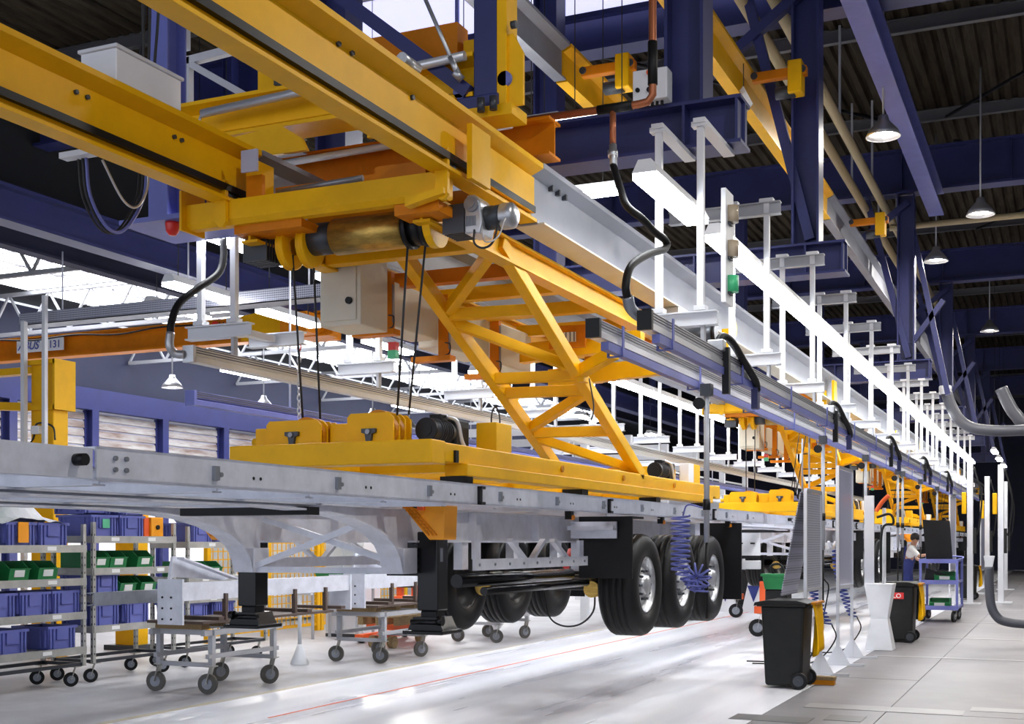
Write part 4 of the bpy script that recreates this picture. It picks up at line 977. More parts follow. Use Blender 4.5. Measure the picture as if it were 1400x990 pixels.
MB().tube(cr([(-14.9, 13.85, 3.75), (-14.7, 13.85, 3.3), (-14.3, 13.85, 3.05), (-13.95, 13.85, 3.2), (-13.8, 13.8, 3.45), (-13.5, 13.8, 3.4), (-13.45, 13.8, 3.2)], 6), 0.014, 6).build('cable', 'rope', t)
MB().box(-13.9, -13.75, 13.78, 13.85, 3.3, 3.42).build('junction_box', 'white', t)

# ================================================================== LEFT FLOOR: shelf carts, crates, steel carts
def caster(t, x, y, z, r=0.11, w=0.04, m='steel_shelf', ang=0.3):
    """swivel caster whose plate sits at height z, wheel on the floor"""
    c = MB().box(x-0.05, x+0.05, y-0.05, y+0.05, z-0.012, z).build('caster', 'steel_shelf', t)
    ca, sa = math.cos(ang), math.sin(ang)
    ox, oy = -0.05*ca, -0.05*sa
    ax = V((-sa, ca, 0))
    p = V((x+ox, y+oy, r))
    for s in (-1, 1):
        MB().bar(p+ax*(s*(w/2+0.008)), V((x, y, z-0.01))+ax*(s*(w/2+0.008)), 0.05, 0.006, (ca, sa, 0)).build('fork', 'steel_shelf', c)
    MB().cyl(p-ax*(w/2), p+ax*(w/2), r, 20).build('wheel', m, c)
    MB().cyl(p-ax*(w/2+0.004), p+ax*(w/2+0.004), r*0.55, 16).build('wheel_disc', 'galv_dark', c)
    return c

def shelf_cart(x0, x1, y0, y1, levels, top, label):
    t = thing('shelf_cart', label, 'shelf cart', ((x0+x1)/2, (y0+y1)/2, 0), 'shelf carts beside the line')
    for x in (x0, x1):
        for y in (y0, y1):
            p = MB().box(x-0.02, x+0.02, y-0.025, y+0.025, 0.24, top).build('post', 'steel_shelf', t)
            h = MB()
            for q in range(int((top-0.4)/0.09)): h.box(x-0.006, x+0.006, y-0.0262, y+0.0262, 0.34+0.09*q, 0.365+0.09*q); h.box(x-0.0212, x+0.0212, y-0.006, y+0.006, 0.34+0.09*q, 0.365+0.09*q)
            h.build('slot_row', 'black', p)['kind'] = 'stuff'
    for z in levels:
        s = MB().box(x0, x1, y0, y1, z-0.02, z).build('shelf', 'steel_shelf', t)
        MB().box(x1+0.02, x1+0.032, y0-0.02, y1+0.02, z-0.075, z+0.012).build('shelf_lip', 'steel_shelf', s)
        MB().box(x0-0.02, x1+0.02, y0-0.034, y0-0.026, z-0.075, z+0.012).build('shelf_lip', 'steel_shelf', s)
        for q in range(2):
            yy = y0 + (0.25+0.5*q)*(y1-y0) + 0.1*math.sin(z*9+q)
            MB().box(x1+0.032, x1+0.034, yy-0.07, yy+0.07, z-0.05, z-0.005).build('price_tag', 'paper', s)
    for x in (x0+0.05, x1-0.05):
        for y in (y0+0.08, y1-0.08): caster(t, x, y, 0.24, 0.085, 0.035, 'rubber', 0.9)
    MB().box(x0, x1, y0, y0+0.04, 0.24, 0.28).box(x0, x1, y1-0.04, y1, 0.24, 0.28).box(x0, x0+0.04, y0, y1, 0.24, 0.28).box(x1-0.04, x1, y0, y1, 0.24, 0.28).build('base_frame', 'motor_grey', t)
    return t
L1 = (1.66, 1.27, 0.87, 0.46); L2 = (1.77, 1.38, 1.05, 0.68)
shelf_cart(-11.25, -10.62, 9.3, 11.35, L1, 1.92, 'steel shelf cart with blue crates at the left edge of the picture')
shelf_cart(-11.35, -10.72, 11.62, 13.1, L2, 1.95, 'steel shelf cart with green bins, second from the left edge')
shelf_cart(-11.45, -10.85, 13.55, 15.35, (1.70, 1.22, 0.95, 0.60), 1.92, 'steel shelf cart half hidden behind the far landing leg')

def crate_proto(name, mat_, label, cat, size, group):
    L, D, H = size                     # along y, along x, height
    t = thing(name, label, cat, (0, 0, -30), group)
    def B(*a): return MB().box(*a)
    z = -30; b = MB()
    b.prism([(-L/2+0.03, z), (L/2-0.03, z), (L/2, z+H), (L/2-0.012, z+H), (L/2-0.04, z+0.015), (-L/2+0.04, z+0.015), (-L/2+0.012, z+H), (-L/2, z+H)], 'x', -D/2, D/2)
    b.box(D/2-0.014, D/2, -L/2+0.015, L/2-0.015, z, z+H*0.97).box(-D/2, -D/2+0.014, -L/2+0.015, L/2-0.015, z, z+H*0.97)
    b.build('body', mat_, t)
    r = MB()
    r.box(D/2-0.01, D/2+0.022, -L/2-0.015, L/2+0.015, z+H-0.03, z+H).box(-D/2-0.022, -D/2+0.01, -L/2-0.015, L/2+0.015, z+H-0.03, z+H)
    r.box(-D/2, D/2, -L/2-0.02, -L/2+0.012, z+H-0.03, z+H).box(-D/2, D/2, L/2-0.012, L/2+0.02, z+H-0.03, z+H)
    r.build('rim', mat_, t)
    for q in (-0.42, -0.3, 0.3, 0.42):
        B(D/2, D/2+0.018, q*L-0.012, q*L+0.012, z+0.01, z+H-0.03).build('rib', mat_, t)
        B(q*D-0.012, q*D+0.012, -L/2-0.012, -L/2+0.03, z+0.03, z+H-0.03).build('rib', mat_, t)
    B(D/2, D/2+0.02, -L*0.2, L*0.2, z+H*0.42, z+H-0.03).build('grip', mat_, t)
    return t
def bin_proto(name, mat_, label, size, group, tagged=True):
    L, D, H = size
    t = thing(name, label, 'bin', (0, 0, -30), group); z = -30
    for s in (-1, 1):
        y = s*(L/2-0.006)
        MB().prism([(-D/2, z), (D/2-0.03, z), (D/2, z+H*0.62), (D/2-0.10, z+H), (-D/2-0.01, z+H)], 'y', y-0.006, y+0.006).build('side', mat_, t)
    MB().box(-D/2, D/2-0.03, -L/2, L/2, z, z+0.01).box(-D/2-0.01, -D/2+0.005, -L/2, L/2, z, z+H).build('tray', mat_, t)
    MB().prism([(D/2-0.03, z), (D/2, z+H*0.62), (D/2+0.012, z+H*0.62), (D/2-0.018, z)], 'y', -L/2, L/2).build('front', mat_, t)
    MB().box(D/2-0.005, D/2+0.022, -L/2-0.008, L/2+0.008, z+H*0.58, z+H*0.64).build('rim', mat_, t)
    if tagged: MB().prism([(D/2-0.012, z+H*0.2), (D/2+0.004, z+H*0.55), (D/2+0.014, z+H*0.55), (D/2-0.002, z+H*0.2)], 'y', -L*0.25, L*0.25).build('label_card', 'paper', t)
    return t
G1 = 'blue plastic crates on the carts'; G2 = 'green picking bins on the carts'
cA = crate_proto('blue_crate', 'blue_crate', '', 'crate', (0.44, 0.52, 0.27), G1)
bA = bin_proto('green_bin', 'green', '', (0.29, 0.5, 0.22), G2)
used = {}
def put(proto, x, y, z, label, rz=0.0):
    if proto.name not in used:
        used[proto.name] = 1; o = proto
        o.location = (x, y, z); o['label'] = label; o.rotation_euler = (0, 0, rz); return o
    return clone(proto, (x, y, z), label, rz=rz)
XS = -10.93
put(cA, XS, 10.42, 1.66, 'blue crate under the crumpled plastic film on the first shelf cart', 0.03)
put(cA, XS, 10.92, 1.66, 'blue crate at the right of the top deck of the first shelf cart', -0.03)
for i, (y, l) in enumerate(((9.62, 'at the left edge'), (10.13, 'in the middle'), (10.63, 'right of the middle'), (11.12, 'with a white card, last in the row'))):
    put(cA, XS, y, 0.87, 'blue crate %s on the first cart, third shelf' % l)
for i, (y, l) in enumerate(((9.75, 'near the left edge'), (10.3, 'second from the left'), (11.05, 'at the right end'))):
    put(cA, XS, y, 0.46, 'blue crate %s on the bottom shelf of the first cart' % l)
for i, (y, l) in enumerate(((9.55, 'dark at the left edge'), (9.95, 'second from the left edge'), (10.42, 'with a card beside its twin'), (10.85, 'with a card at the right end'))):
    put(bA, XS, y, 1.27, 'green bin %s, second shelf of the first cart' % l)
X2 = -11.03
put(cA, X2, 11.85, 1.77, 'blue crate with a green card on the second cart, front left')
put(cA, X2, 12.35, 1.77, 'blue crate under another one on top of the second cart')
put(cA, X2+0.02, 12.33, 2.04, 'blue crate stacked uppermost on the second shelf cart', 0.05)
put(cA, X2-0.05, 11.82, 2.05, 'blue crate stacked behind the green card on the second cart', -0.12)
for y, l in ((11.82, 'at the left'), (12.13, 'second from the left'), (12.62, 'tilted at the right')):
    put(bA, X2, y, 1.38, 'green bin %s, second shelf of the second cart' % l)
put(cA, X2, 11.88, 1.05, 'tall blue crate at the left of the third shelf on the second cart')
for y, l in ((12.3, 'left of a pair'), (12.68, 'right of a pair')): put(bA, X2, y, 1.05, 'green picking bin %s on the third shelf of the second cart' % l)
for y, l in ((11.9, 'at the left'), (12.45, 'in the middle')): put(cA, X2, y, 0.68, 'blue crate %s on the lowest shelf of the second cart' % l)
X3 = -11.15
put(cA, X3, 13.9, 1.70, 'blue crate with white sacks, left on top of the third cart')
put(cA, X3, 14.42, 1.70, 'blue crate with white sacks, middle on top of the third cart')
put(bA, X3, 13.85, 1.22, 'green picking bin left on the second shelf of the third cart')
put(bA, X3, 14.22, 1.22, 'green picking bin with a white card on the third cart')
for i, y in enumerate((13.8, 14.4)): put(cA, X3, y, 0.60, 'blue crate %s on the bottom shelf of the third cart' % ('left' if i == 0 else 'right'))
for i in range(3):
    b = bin_proto('green_bin', 'green_light' if i else 'green', ('lower', 'middle', 'upper')[i] + ' green bin of the stack at the left edge of the first cart', (0.34, 0.44, 0.21), 'stacked green bins at the left edge', False)
    b.location = (XS, 9.86 - 0.0*i, 1.66 + 0.205*i)
    for q in (0, 1):
        m_ = MB().box(0.222, 0.232, -0.12, 0.10-0.03*q, -30+0.06+0.03*q, -30+0.075+0.03*q)
        o = MB(); o.v = m_.v; o.f = m_.f; o.sm = m_.sm
        me = bpy.data.meshes.new('print_line'); me.from_pydata([(a, c, d+30) for a, c, d in o.v], [], o.f); me.materials.append(M['paper'])
        ob = bpy.data.objects.new('print_line', me); COL.objects.link(ob); ob.parent = b
t = thing('plastic_film', 'crumpled white plastic film heaped on the first shelf cart', 'film', (XS, 10.6, 1.9))
mb = MB(); n = 12; rnd = random.Random(3); vs = []; fs = []
for i in range(n+1):
    for j in range(n+1):
        u, w = i/n-0.5, j/n-0.5
        hgt = 0.36*math.exp(-(u*u*9+w*w*14)) + 0.05*rnd.random() - 0.06*(abs(u)+abs(w))
        vs.append((XS+u*0.62, 10.55+w*1.05, 1.95+hgt))
for i in range(n):
    for j in range(n): fs.append((i*(n+1)+j, i*(n+1)+j+1, (i+1)*(n+1)+j+1, (i+1)*(n+1)+j))
mb.add(vs, fs); mb.build('sheet', 'white', t)
t = tag(MB().box(-10.63, -10.62, 10.35, 10.5, 1.70, 1.93).build('orange_card', 'orange_plastic', origin=(-10.62, 10.42, 1.66)), 'orange card hanging on a blue crate of the first shelf cart', 'card')
tag(MB().box(-10.74, -10.735, 11.8, 11.92, 1.88, 1.99).build('green_card', 'green_light', origin=(-10.74, 11.86, 1.77)), 'small green card on the front blue crate of the second cart', 'card')
t = thing('orange_case', 'orange and yellow tool case standing on the second shelf cart', 'case', (-11.0, 12.85, 1.77))
MB().box(-11.2, -10.85, 12.68, 12.78, 1.77, 2.02).build('red_side', 'red_orange', t, 0.01)
MB().box(-11.2, -10.82, 12.78, 13.02, 1.77, 2.03).build('body', 'orange_plastic', t, 0.01)
MB().cyl((-10.82, 12.9, 1.9), (-10.8, 12.9, 1.9), 0.03, 12).build('latch', 'black', t)
MB().box(-11.1, -11.05, 12.8, 13.0, 2.03, 2.14).build('handle', 'yellow', t)
t = thing('white_sack', 'white sacks lying on the blue crates of the third cart', 'sack', (-11.15, 14.2, 1.97))
MB().lathe([(0.0, 0.0), (0.2, 0.0), (0.25, 0.06), (0.2, 0.12), (0.0, 0.14)], (-11.15, 14.0, 1.97), 'z', 14).build('sack', 'white', t)
MB().lathe([(0.0, 0.0), (0.22, 0.0), (0.27, 0.05), (0.2, 0.10), (0.0, 0.12)], (-11.15, 14.45, 1.97), 'z', 14).build('sack', 'white', t)

def steel_cart(label, y0=11.25):
    x0, x1, y1 = -9.45, -8.72, y0 + 1.3
    t = thing('steel_cart', label, 'cart', (-9.08, y0+0.65, 0), 'grey steel carts under the trailer')
    for x in (x0, x1):
        for y in (y0+0.06, y1-0.06):
            MB().box(x-0.03, x+0.03, y-0.03, y+0.03, 0.30, 0.70).build('post', 'grey_paint', t)
            caster(t, x, y, 0.32, 0.115, 0.045, 'caster_tyre', 0.15 if y < y0+0.5 else 1.1)
        MB().box(x-0.025, x+0.025, y0-0.02, y1+0.02, 0.40, 0.45).build('lower_rail', 'grey_paint', t)
        MB().box(x-0.03, x+0.03, y0-0.1, y1+0.1, 0.66, 0.72).build('upper_rail', 'grey_paint', t)
    for y in (y0+0.06, y1-0.06):
        MB().box(x0, x1, y-0.025, y+0.025, 0.30, 0.35).build('lower_rail', 'grey_paint', t)
        MB().box(x0-0.06, x1+0.06, y-0.03, y+0.03, 0.66, 0.72).build('upper_rail', 'grey_paint', t)
    return t
def steel_subframe(label, y0):
    t = thing('steel_profile', label, 'steel profile', (-9.0, y0+1.6, 0.72), 'steel profiles on the carts')
    x = -8.78
    MB().box(x-0.01, x+0.0, y0-0.35, y0+3.1, 1.06, 1.26).box(x-0.08, x, y0-0.35, y0+3.1, 1.25, 1.26).box(x-0.08, x, y0-0.35, y0+3.1, 1.06, 1.07).build('channel', 'galv', t)
    e = MB().box(x-0.32, x+0.02, y0-0.40, y0-0.37, 0.80, 1.30).build('end_plate', 'galv', t)
    for q in range(3):
        for r in range(2): MB().cyl((x-0.25+0.12*r, y0-0.41, 0.86+0.12*q), (x-0.25+0.12*r, y0-0.40, 0.86+0.12*q), 0.012, 8).build('hole', 'black', e)
    MB().box(x-0.32, x+0.02, y0+3.08, y0+3.11, 0.80, 1.27).build('end_plate', 'galv', t)
    MB().prism([(y0-0.36, 1.28), (y0-0.30, 1.55), (y0-0.24, 1.55), (y0+0.72, 1.28), (y0+0.6, 1.26), (y0-0.28, 1.32)], 'x', x-0.22, x-0.19).build('gusset', 'galv', t)
    MB().bar((x-0.1, y0-0.28, 1.53), (x-0.1, y0+0.7, 1.28), 0.10, 0.02).build('gusset_flange', 'galv', t)
    for y in (0.35, 1.05, 1.75, 2.45): MB().box(x-0.02, x+0.03, y0+y, y0+y+0.05, 0.78, 1.12).build('stake', 'brown_steel', t)
    for y in (0.2, 1.1, 2.0, 2.8): MB().box(-9.5, x+0.05, y0+y, y0+y+0.1, 0.82, 0.86).build('cross_slat', 'brown_steel', t)
    MB().box(-9.5, x+0.06, y0-0.1, y0+2.6, 0.79, 0.82).build('board', 'brown_steel', t)
    for y in (-0.02, 0.55, 1.1): MB().box(-9.45, -8.8, y0+y, y0+y+0.14, 0.725, 0.79).build('wood_block', 'wood', t)
    return t
for k, (y, l) in enumerate(((11.25, 'grey steel cart on casters in front of the far landing leg'), (15.1, 'grey steel cart on casters left of the near landing leg'), (19.0, 'grey steel cart seen behind the near landing leg'))):
    if k == 0: sc0 = steel_cart(l); sf0 = steel_subframe('galvanised steel channel with end plate on the nearest grey cart', 11.25)
    else:
        clone(sc0, (-9.08, y+0.65, 0), l); clone(sf0, (-9.0, y+1.6, 0.72), 'galvanised steel channel with end plate on the %s grey cart' % ORD[k])
tag(MB().box(-9.5, -9.49, 10.3, 12.2, 1.02, 1.16).box(-9.6, -9.5, 10.3, 12.2, 1.15, 1.16).box(-9.6, -9.5, 10.3, 12.2, 1.02, 1.03).build('steel_channel', 'galv_dark', origin=(-9.5, 11, 1.02)), 'dark grey steel channel jutting left from the nearest cart', 'steel channel')
for y in (13.6,):
    t = thing('white_stand', 'slim white post with conical foot between the grey carts', 'stand', (-9.75, y+1.0, 0))
    MB().cyl((-9.75, y+1.0, 0.25), (-9.75, y+1.0, 0.98), 0.028, 12).build('post', 'white_metal', t)
    MB().lathe([(0.13, 0.0), (0.13, 0.02), (0.03, 0.28), (0.0, 0.28)], (-9.75, y+1.0, 0), 'z', 16).build('foot', 'white', t)
    MB().box(-9.8, -9.55, y+0.97, y+1.03, 0.97, 1.0).build('rest', 'white_metal', t)

# ---- background of the left bay
def mesh_fence(x, y0, y1, h, label):
    t = thing('mesh_fence', label, 'fence', (x, (y0+y1)/2, 0), 'yellow mesh fence panels')
    for y in (y0, y1): MB().box(x-0.04, x+0.04, y-0.05, y+0.05, 0, h).build('post', 'yellow', t)
    for z in (0.12, h-0.05): MB().box(x-0.02, x+0.02, y0, y1, z-0.02, z+0.02).build('rail', 'yellow', t)
    w = MB(); n = int((y1-y0)/0.14)
    for i in range(n): w.box(x-0.005, x+0.005, y0+0.14*i, y0+0.14*i+0.018, 0.12, h-0.05)
    for i in range(int(h/0.14)): w.box(x-0.005, x+0.005, y0, y1, 0.14+0.14*i, 0.158+0.14*i)
    w.build('wire_mesh', 'yellow', t)['kind'] = 'stuff'
    return t
for k in range(4): mesh_fence(-13.2, 17.0+1.75*k, 18.62+1.75*k, 2.1, '%s yellow mesh fence panel behind the trailer, from the left' % ORD[k])
t = thing('white_cabinet', 'white cabinet with a green tray seen under the trailer brace', 'cabinet', (-11.8, 19.3, 0))
MB().box(-12.2, -11.4, 19.1, 19.7, 0.06, 1.7).build('body', 'white', t, 0.01)
MB().box(-12.18, -11.82, 19.08, 19.1, 0.1, 1.66).build('door', 'white_metal', t); MB().box(-11.79, -11.42, 19.08, 19.1, 0.1, 1.66).build('door', 'white_metal', t)
MB().box(-12.2, -11.4, 19.1, 19.7, 0.0, 0.06).build('plinth', 'motor_grey', t)
tag(MB().prism([(-12.0, 1.1), (-11.2, 1.1), (-11.12, 1.22), (-12.08, 1.22)], 'y', 18.5, 18.95).build('green_tray', 'green', origin=(-11.6, 18.7, 1.1)), 'flat green tray in front of the white cabinet', 'tray')
t = thing('tool_table', 'grey table carrying the green tray', 'table', (-11.6, 18.7, 0))
MB().box(-12.1, -11.1, 18.4, 19.05, 1.05, 1.1).build('top', 'grey_paint', t)
for x in (-12.05, -11.15):
    for y in (18.45, 19.0): MB().box(x-0.02, x+0.02, y-0.02, y+0.02, 0, 1.05).build('leg', 'grey_paint', t)
t = thing('orange_lift_truck', 'bright orange pallet stacker behind the near landing leg', 'lift truck', (-10.5, 19.2, 0))
for x in (-10.85, -10.55): MB().box(x-0.05, x+0.05, 19.4, 19.5, 0.1, 2.0).build('mast', 'red_orange', t)
MB().box(-10.9, -10.5, 19.2, 19.7, 0.12, 0.75).build('body', 'red_orange', t, 0.03)
for x in (-10.85, -10.55): MB().box(x-0.07, x+0.07, 18.0, 19.3, 0.08, 0.15).build('fork', 'red_orange', t)
MB().box(-10.85, -10.55, 19.35, 19.55, 0.9, 1.5).build('battery_cover', 'black', t)
for (x, y) in ((-10.85, 18.1), (-10.55, 18.1), (-10.85, 19.6), (-10.55, 19.6)): MB().cyl((x-0.04, y, 0.07), (x+0.04, y, 0.07), 0.07, 14).build('wheel', 'black', t)
t = thing('pallet_truck', 'orange hand pallet truck behind the second grey cart', 'pallet truck', (-10.0, 17.9, 0))
for x in (-10.2, -9.85): MB().box(x-0.08, x+0.08, 17.3, 18.5, 0.3, 0.38).build('fork', 'red_orange', t)
MB().box(-10.3, -9.75, 18.5, 18.75, 0.2, 0.6).build('pump_block', 'red_orange', t, 0.03)
MB().bar((-10.02, 18.7, 0.5), (-10.02, 19.1, 1.25), 0.04, 0.04).build('handle', 'red_orange', t)
for (x, y) in ((-10.2, 17.4), (-9.85, 17.4), (-10.02, 18.65)): MB().cyl((x-0.05, y, 0.1), (x+0.05, y, 0.1), 0.1, 14).build('wheel', 'wood', t)
t = thing('wooden_pallet', 'wooden pallet with yellow straps behind the near landing leg', 'pallet', (-10.0, 17.9, 0.38))
for k in range(5): MB().box(-10.4, -9.6, 17.2+0.26*k, 17.34+0.26*k, 0.50, 0.525).build('board', 'wood', t)
for x in (-10.38, -10.05, -9.72): MB().box(x, x+0.1, 17.2, 18.4, 0.38, 0.50).build('block', 'wood', t)
# white lockers and partition far left
for k in range(7):
    y = 21.5 + 2.05*k
    t = thing('white_locker', '%s white locker in the row under the left windows' % ORD[k], 'locker', (-15.5, y, 0), 'white lockers in a row')
    MB().box(-15.9, -15.3, y-0.95, y+0.95, 0.05, 2.1 + 0.15*(k % 2)).build('body', 'white', t, 0.01)
    for q in range(2): 
        d = MB().box(-15.3, -15.28, y-0.92+0.93*q, y-0.02+0.93*q, 0.1, 2.05).build('door', 'white_metal', t)
        MB().box(-15.28, -15.26, y-0.1+0.2*q-0.01, y-0.1+0.2*q+0.01, 1.0, 1.2).build('handle', 'black', d)
for k, (x, y, h, m) in enumerate(((-14.3, 12.4, 2.4, 'yellow'), (-14.4, 13.0, 2.2, 'yellow'), (-13.6, 15.6, 2.3, 'yellow'))):
    t = thing('machine_column', ('yellow machine column behind the first shelf cart', 'narrow yellow machine column behind the plastic film', 'yellow machine column behind the third shelf cart')[k], 'machine', (x, y, 0))
    MB().box(x-0.2, x+0.2, y-0.16, y+0.16, 0.0, h).build('column', m, t, 0.02)
    MB().box(x-0.3, x+0.3, y-0.3, y+0.3, 0.0, 0.08).build('base', 'motor_grey', t)
    MB().box(x+0.2, x+0.22, y-0.1, y+0.1, 1.2, 1.5).build('panel', 'white', t)

# ---- white platform with stairs behind the line
t = thing('work_platform', 'white steel work platform standing behind the line', 'platform', (-11.5, 32, 0))
for y in (25.5, 28.5, 31.5, 34.5, 37.5, 40.5):
    for x in (-13.2, -9.6): MB().box(x-0.08, x+0.08, y-0.08, y+0.08, 0, 4.3).build('post', 'white_metal', t)
    MB().ibeam((-13.2, y, 2.9), (-9.6, y, 2.9), 0.14, 0.22, 0.02, 0.02).build('cross_beam', 'white', t)
    MB().ibeam((-13.2, y, 4.2), (-9.6, y, 4.2), 0.12, 0.18, 0.02, 0.02).build('cross_beam', 'white', t)
for x in (-13.2, -9.6):
    MB().ibeam((x, 25.4, 3.05), (x, 40.6, 3.05), 0.14, 0.24, 0.02, 0.02).build('edge_beam', 'white', t)
    for z in (3.6, 4.1): MB().cyl((x, 25.4, z), (x, 40.6, z), 0.03, 8).build('handrail', 'white_metal', t)
MB().box(-13.2, -9.6, 25.4, 40.6, 3.17, 3.2).build('deck', 'grey_paint', t)
t = thing('stair', 'pale blue-white steel stair leading up to the platform', 'stair', (-10.2, 23.5, 0))
for x in (-10.6, -9.8): MB().bar((x, 21.2, 0.05), (x, 25.4, 3.15), 0.05, 0.22).build('stringer', 'white', t)
for k in range(15): MB().box(-10.58, -9.82, 21.3+0.28*k-0.1, 21.3+0.28*k+0.14, 0.17+0.205*k, 0.20+0.205*k).build('tread', 'galv', t)
for x in (-10.6, -9.8):
    MB().bar((x, 21.2, 1.05), (x, 25.4, 4.15), 0.04, 0.04).build('handrail', 'white_metal', t)
    for k in range(5): MB().box(x-0.02, x+0.02, 21.3+1.0*k-0.02, 21.3+1.0*k+0.02, 0.1+0.74*k, 1.1+0.74*k).build('baluster', 'white_metal', t)

# ================================================================== RIGHT FLOOR
def wheelie_bin(label):
    x0, x1, y0, y1 = -3.2, -2.76, 14.42, 14.96
    t = thing('wheelie_bin', label, 'bin', (-2.97, 14.69, 0), 'black wheelie bins')
    b = MB(); lo = [(x0+0.01, y0+0.02), (x1-0.0, y0+0.02), (x1-0.0, y1-0.02), (x0+0.01, y1-0.02)]; hi = [(x0-0.03, y0-0.02), (x1+0.03, y0-0.02), (x1+0.03, y1+0.02), (x0-0.03, y1+0.02)]
    b.add([(x, y, 0.03) for x, y in lo] + [(x, y, 0.97) for x, y in hi], [(3,2,1,0), (4,5,6,7), (0,1,5,4), (1,2,6,5), (2,3,7,6), (3,0,4,7)])
    b.build('body', 'black_plastic', t, 0.03)
    MB().box(x0-0.075, x1+0.05, y0-0.045, y1+0.045, 0.955, 0.99).build('rim', 'black_plastic', t, 0.012)
    l = MB().prism([(x0-0.10, 0.985), (x1+0.08, 0.985), (x1+0.08, 1.0), (x1-0.05, 1.03), (x0+0.05, 1.03), (x0-0.06, 1.01), (x0-0.10, 1.0)], 'y', y0-0.05, y1+0.05).build('lid', 'black_plastic', t, 0.008)
    MB().prism([(x0-0.13, 0.955), (x0-0.07, 0.965), (x0-0.07, 0.99), (x0-0.12, 0.99)], 'y', y0+0.05, y1-0.05).build('lid_lip', 'black_plastic', l)
    MB().cyl((x1+0.07, y0+0.04, 0.95), (x1+0.07, y1-0.04, 0.95), 0.018, 10).build('handle', 'black_plastic', t)
    MB().cyl((x1-0.03, y0-0.0, 0.1), (x1-0.03, y1, 0.1), 0.012, 8).build('axle', 'galv_dark', t)
    for y in (y0-0.045, y1-0.005):
        w = MB().cyl((x1-0.03, y, 0.1), (x1-0.03, y+0.05, 0.1), 0.10, 24).build('wheel', 'rubber', t, 0.008)
        MB().cyl((x1-0.03, y-0.006, 0.1), (x1-0.03, y, 0.1), 0.062, 18).cyl((x1-0.03, y-0.012, 0.1), (x1-0.03, y-0.006, 0.1), 0.022, 12).build('hub', 'motor_grey', w)
    return t
w0 = wheelie_bin('black wheelie bin standing nearest on the white floor edge')
w1 = clone(w0, (-2.55, 22.2, 0), 'black wheelie bin with a red sticker behind the funnel stand')
clone(w0, (-2.6, 39.6, 0), 'black wheelie bin far down the aisle by the white posts')
clone(w0, (-7.2, 30.5, 0), 'black wheelie bin under the second trailer beyond the line')
st = MB().box(-0.12, 0.08, -0.295, -0.282, 0.74, 0.85).build('sticker', 'red', None); st.parent = w1
def local_text(s, m, parent, loc, size, rot):
    o = text(s, 'lettering', m, parent, (0, 0, 0), size, rot); o.location = loc
local_text('LO', 'paper', w1, (-0.10, -0.297, 0.76), 0.105, (math.pi/2, 0, 0))

t = thing('yellow_cloth', 'yellow cloth bag hanging beside the nearest black bin', 'cloth', (-2.62, 14.8, 0.35))
n = 10; vs = []; fs = []
for i in range(n+1):
    for j in range(n+1):
        u, w = i/n, j/n
        vs.append((-2.64 + 0.05*math.sin(u*9+w*2)*(0.4+0.6*w) + 0.03*w, 14.5 + 0.5*u + 0.04*math.sin(w*5), 1.0 - 0.58*w - 0.05*math.sin(u*math.pi*2)*w))
for i in range(n):
    for j in range(n): fs.append((i*(n+1)+j, i*(n+1)+j+1, (i+1)*(n+1)+j+1, (i+1)*(n+1)+j))
mb = MB().add(vs, fs, True); o = mb.build('fabric', 'yellow', t); so = o.modifiers.new('thick', 'SOLIDIFY'); so.thickness = 0.012
MB().box(-2.66, -2.6, 14.48, 15.02, 0.985, 1.01).build('hanging_strap', 'yellow_dark', t)
o2 = clone(t, (-2.2, 22.2, 0.35), 'yellow cloth bag hanging beside the bin with the red sticker')
clone(t, (-2.25, 39.6, 0.35), 'yellow cloth bag hanging beside the farthest black bin')

def panel(label, y0, y1, z0, z1, m, tilt=False):
    x = -2.85
    t = thing('screen_panel', label, 'panel', (x, (y0+y1)/2, 0), 'upright panels along the line')
    MB().box(x-0.008, x+0.008, y0+0.03, y1-0.03, z0+0.03, z1-0.03).build('sheet', m, t)
    f = MB()
    for y in (y0, y1):
        p = MB().box(x-0.02, x+0.02, y-0.025, y+0.025, 0.03, z1).build('post', 'alu', t)
        MB().box(x-0.42, x+0.36, y-0.02, y+0.02, 0.0, 0.03).build('foot_bar', 'alu', p)
        MB().prism([(x-0.16, 0.03), (x+0.16, 0.03), (x+0.02, 0.28), (x-0.02, 0.28)], 'y', y-0.012, y+0.012).build('foot_gusset', 'alu', p)
    for z in (z0, z1-0.02): MB().box(x-0.02, x+0.02, y0, y1, z, z+0.04).build('frame_rail', 'alu', t)
    if tilt:
        MB().bar((x-0.30, (y0+y1)/2, z0-0.05), (x-0.06, (y0+y1)/2, z1-0.02), 1.0, 0.012, (1, 0, 0)).build('leaning_sheet', 'perforated', t)
    return t
panel('perforated grey panel standing right behind the nearest bin', 15.15, 16.15, 1.1, 2.34, 'perforated', True)
panel('tall solid lilac-grey panel on a frame with triangular feet', 17.5, 18.75, 1.05, 2.75, 'glass_lilac')
panel('distant lilac-grey panel beside the farthest hoses', 36.0, 38.0, 0.9, 3.0, 'glass_lilac')
panel('last lilac-grey panel at the end of the line', 50.0, 54.0, 0.6, 3.2, 'glass_lilac')
t = thing('broom_head', 'worn yellow-brown broom head lying at the foot of the panel', 'broom', (-2.62, 15.2, 0))
MB().box(-2.78, -2.48, 15.02, 15.14, 0.055, 0.10).build('block', 'wood', t, 0.008)
MB().box(-2.77, -2.49, 15.025, 15.135, 0.0, 0.055).build('bristles', 'yellow_dark', t)

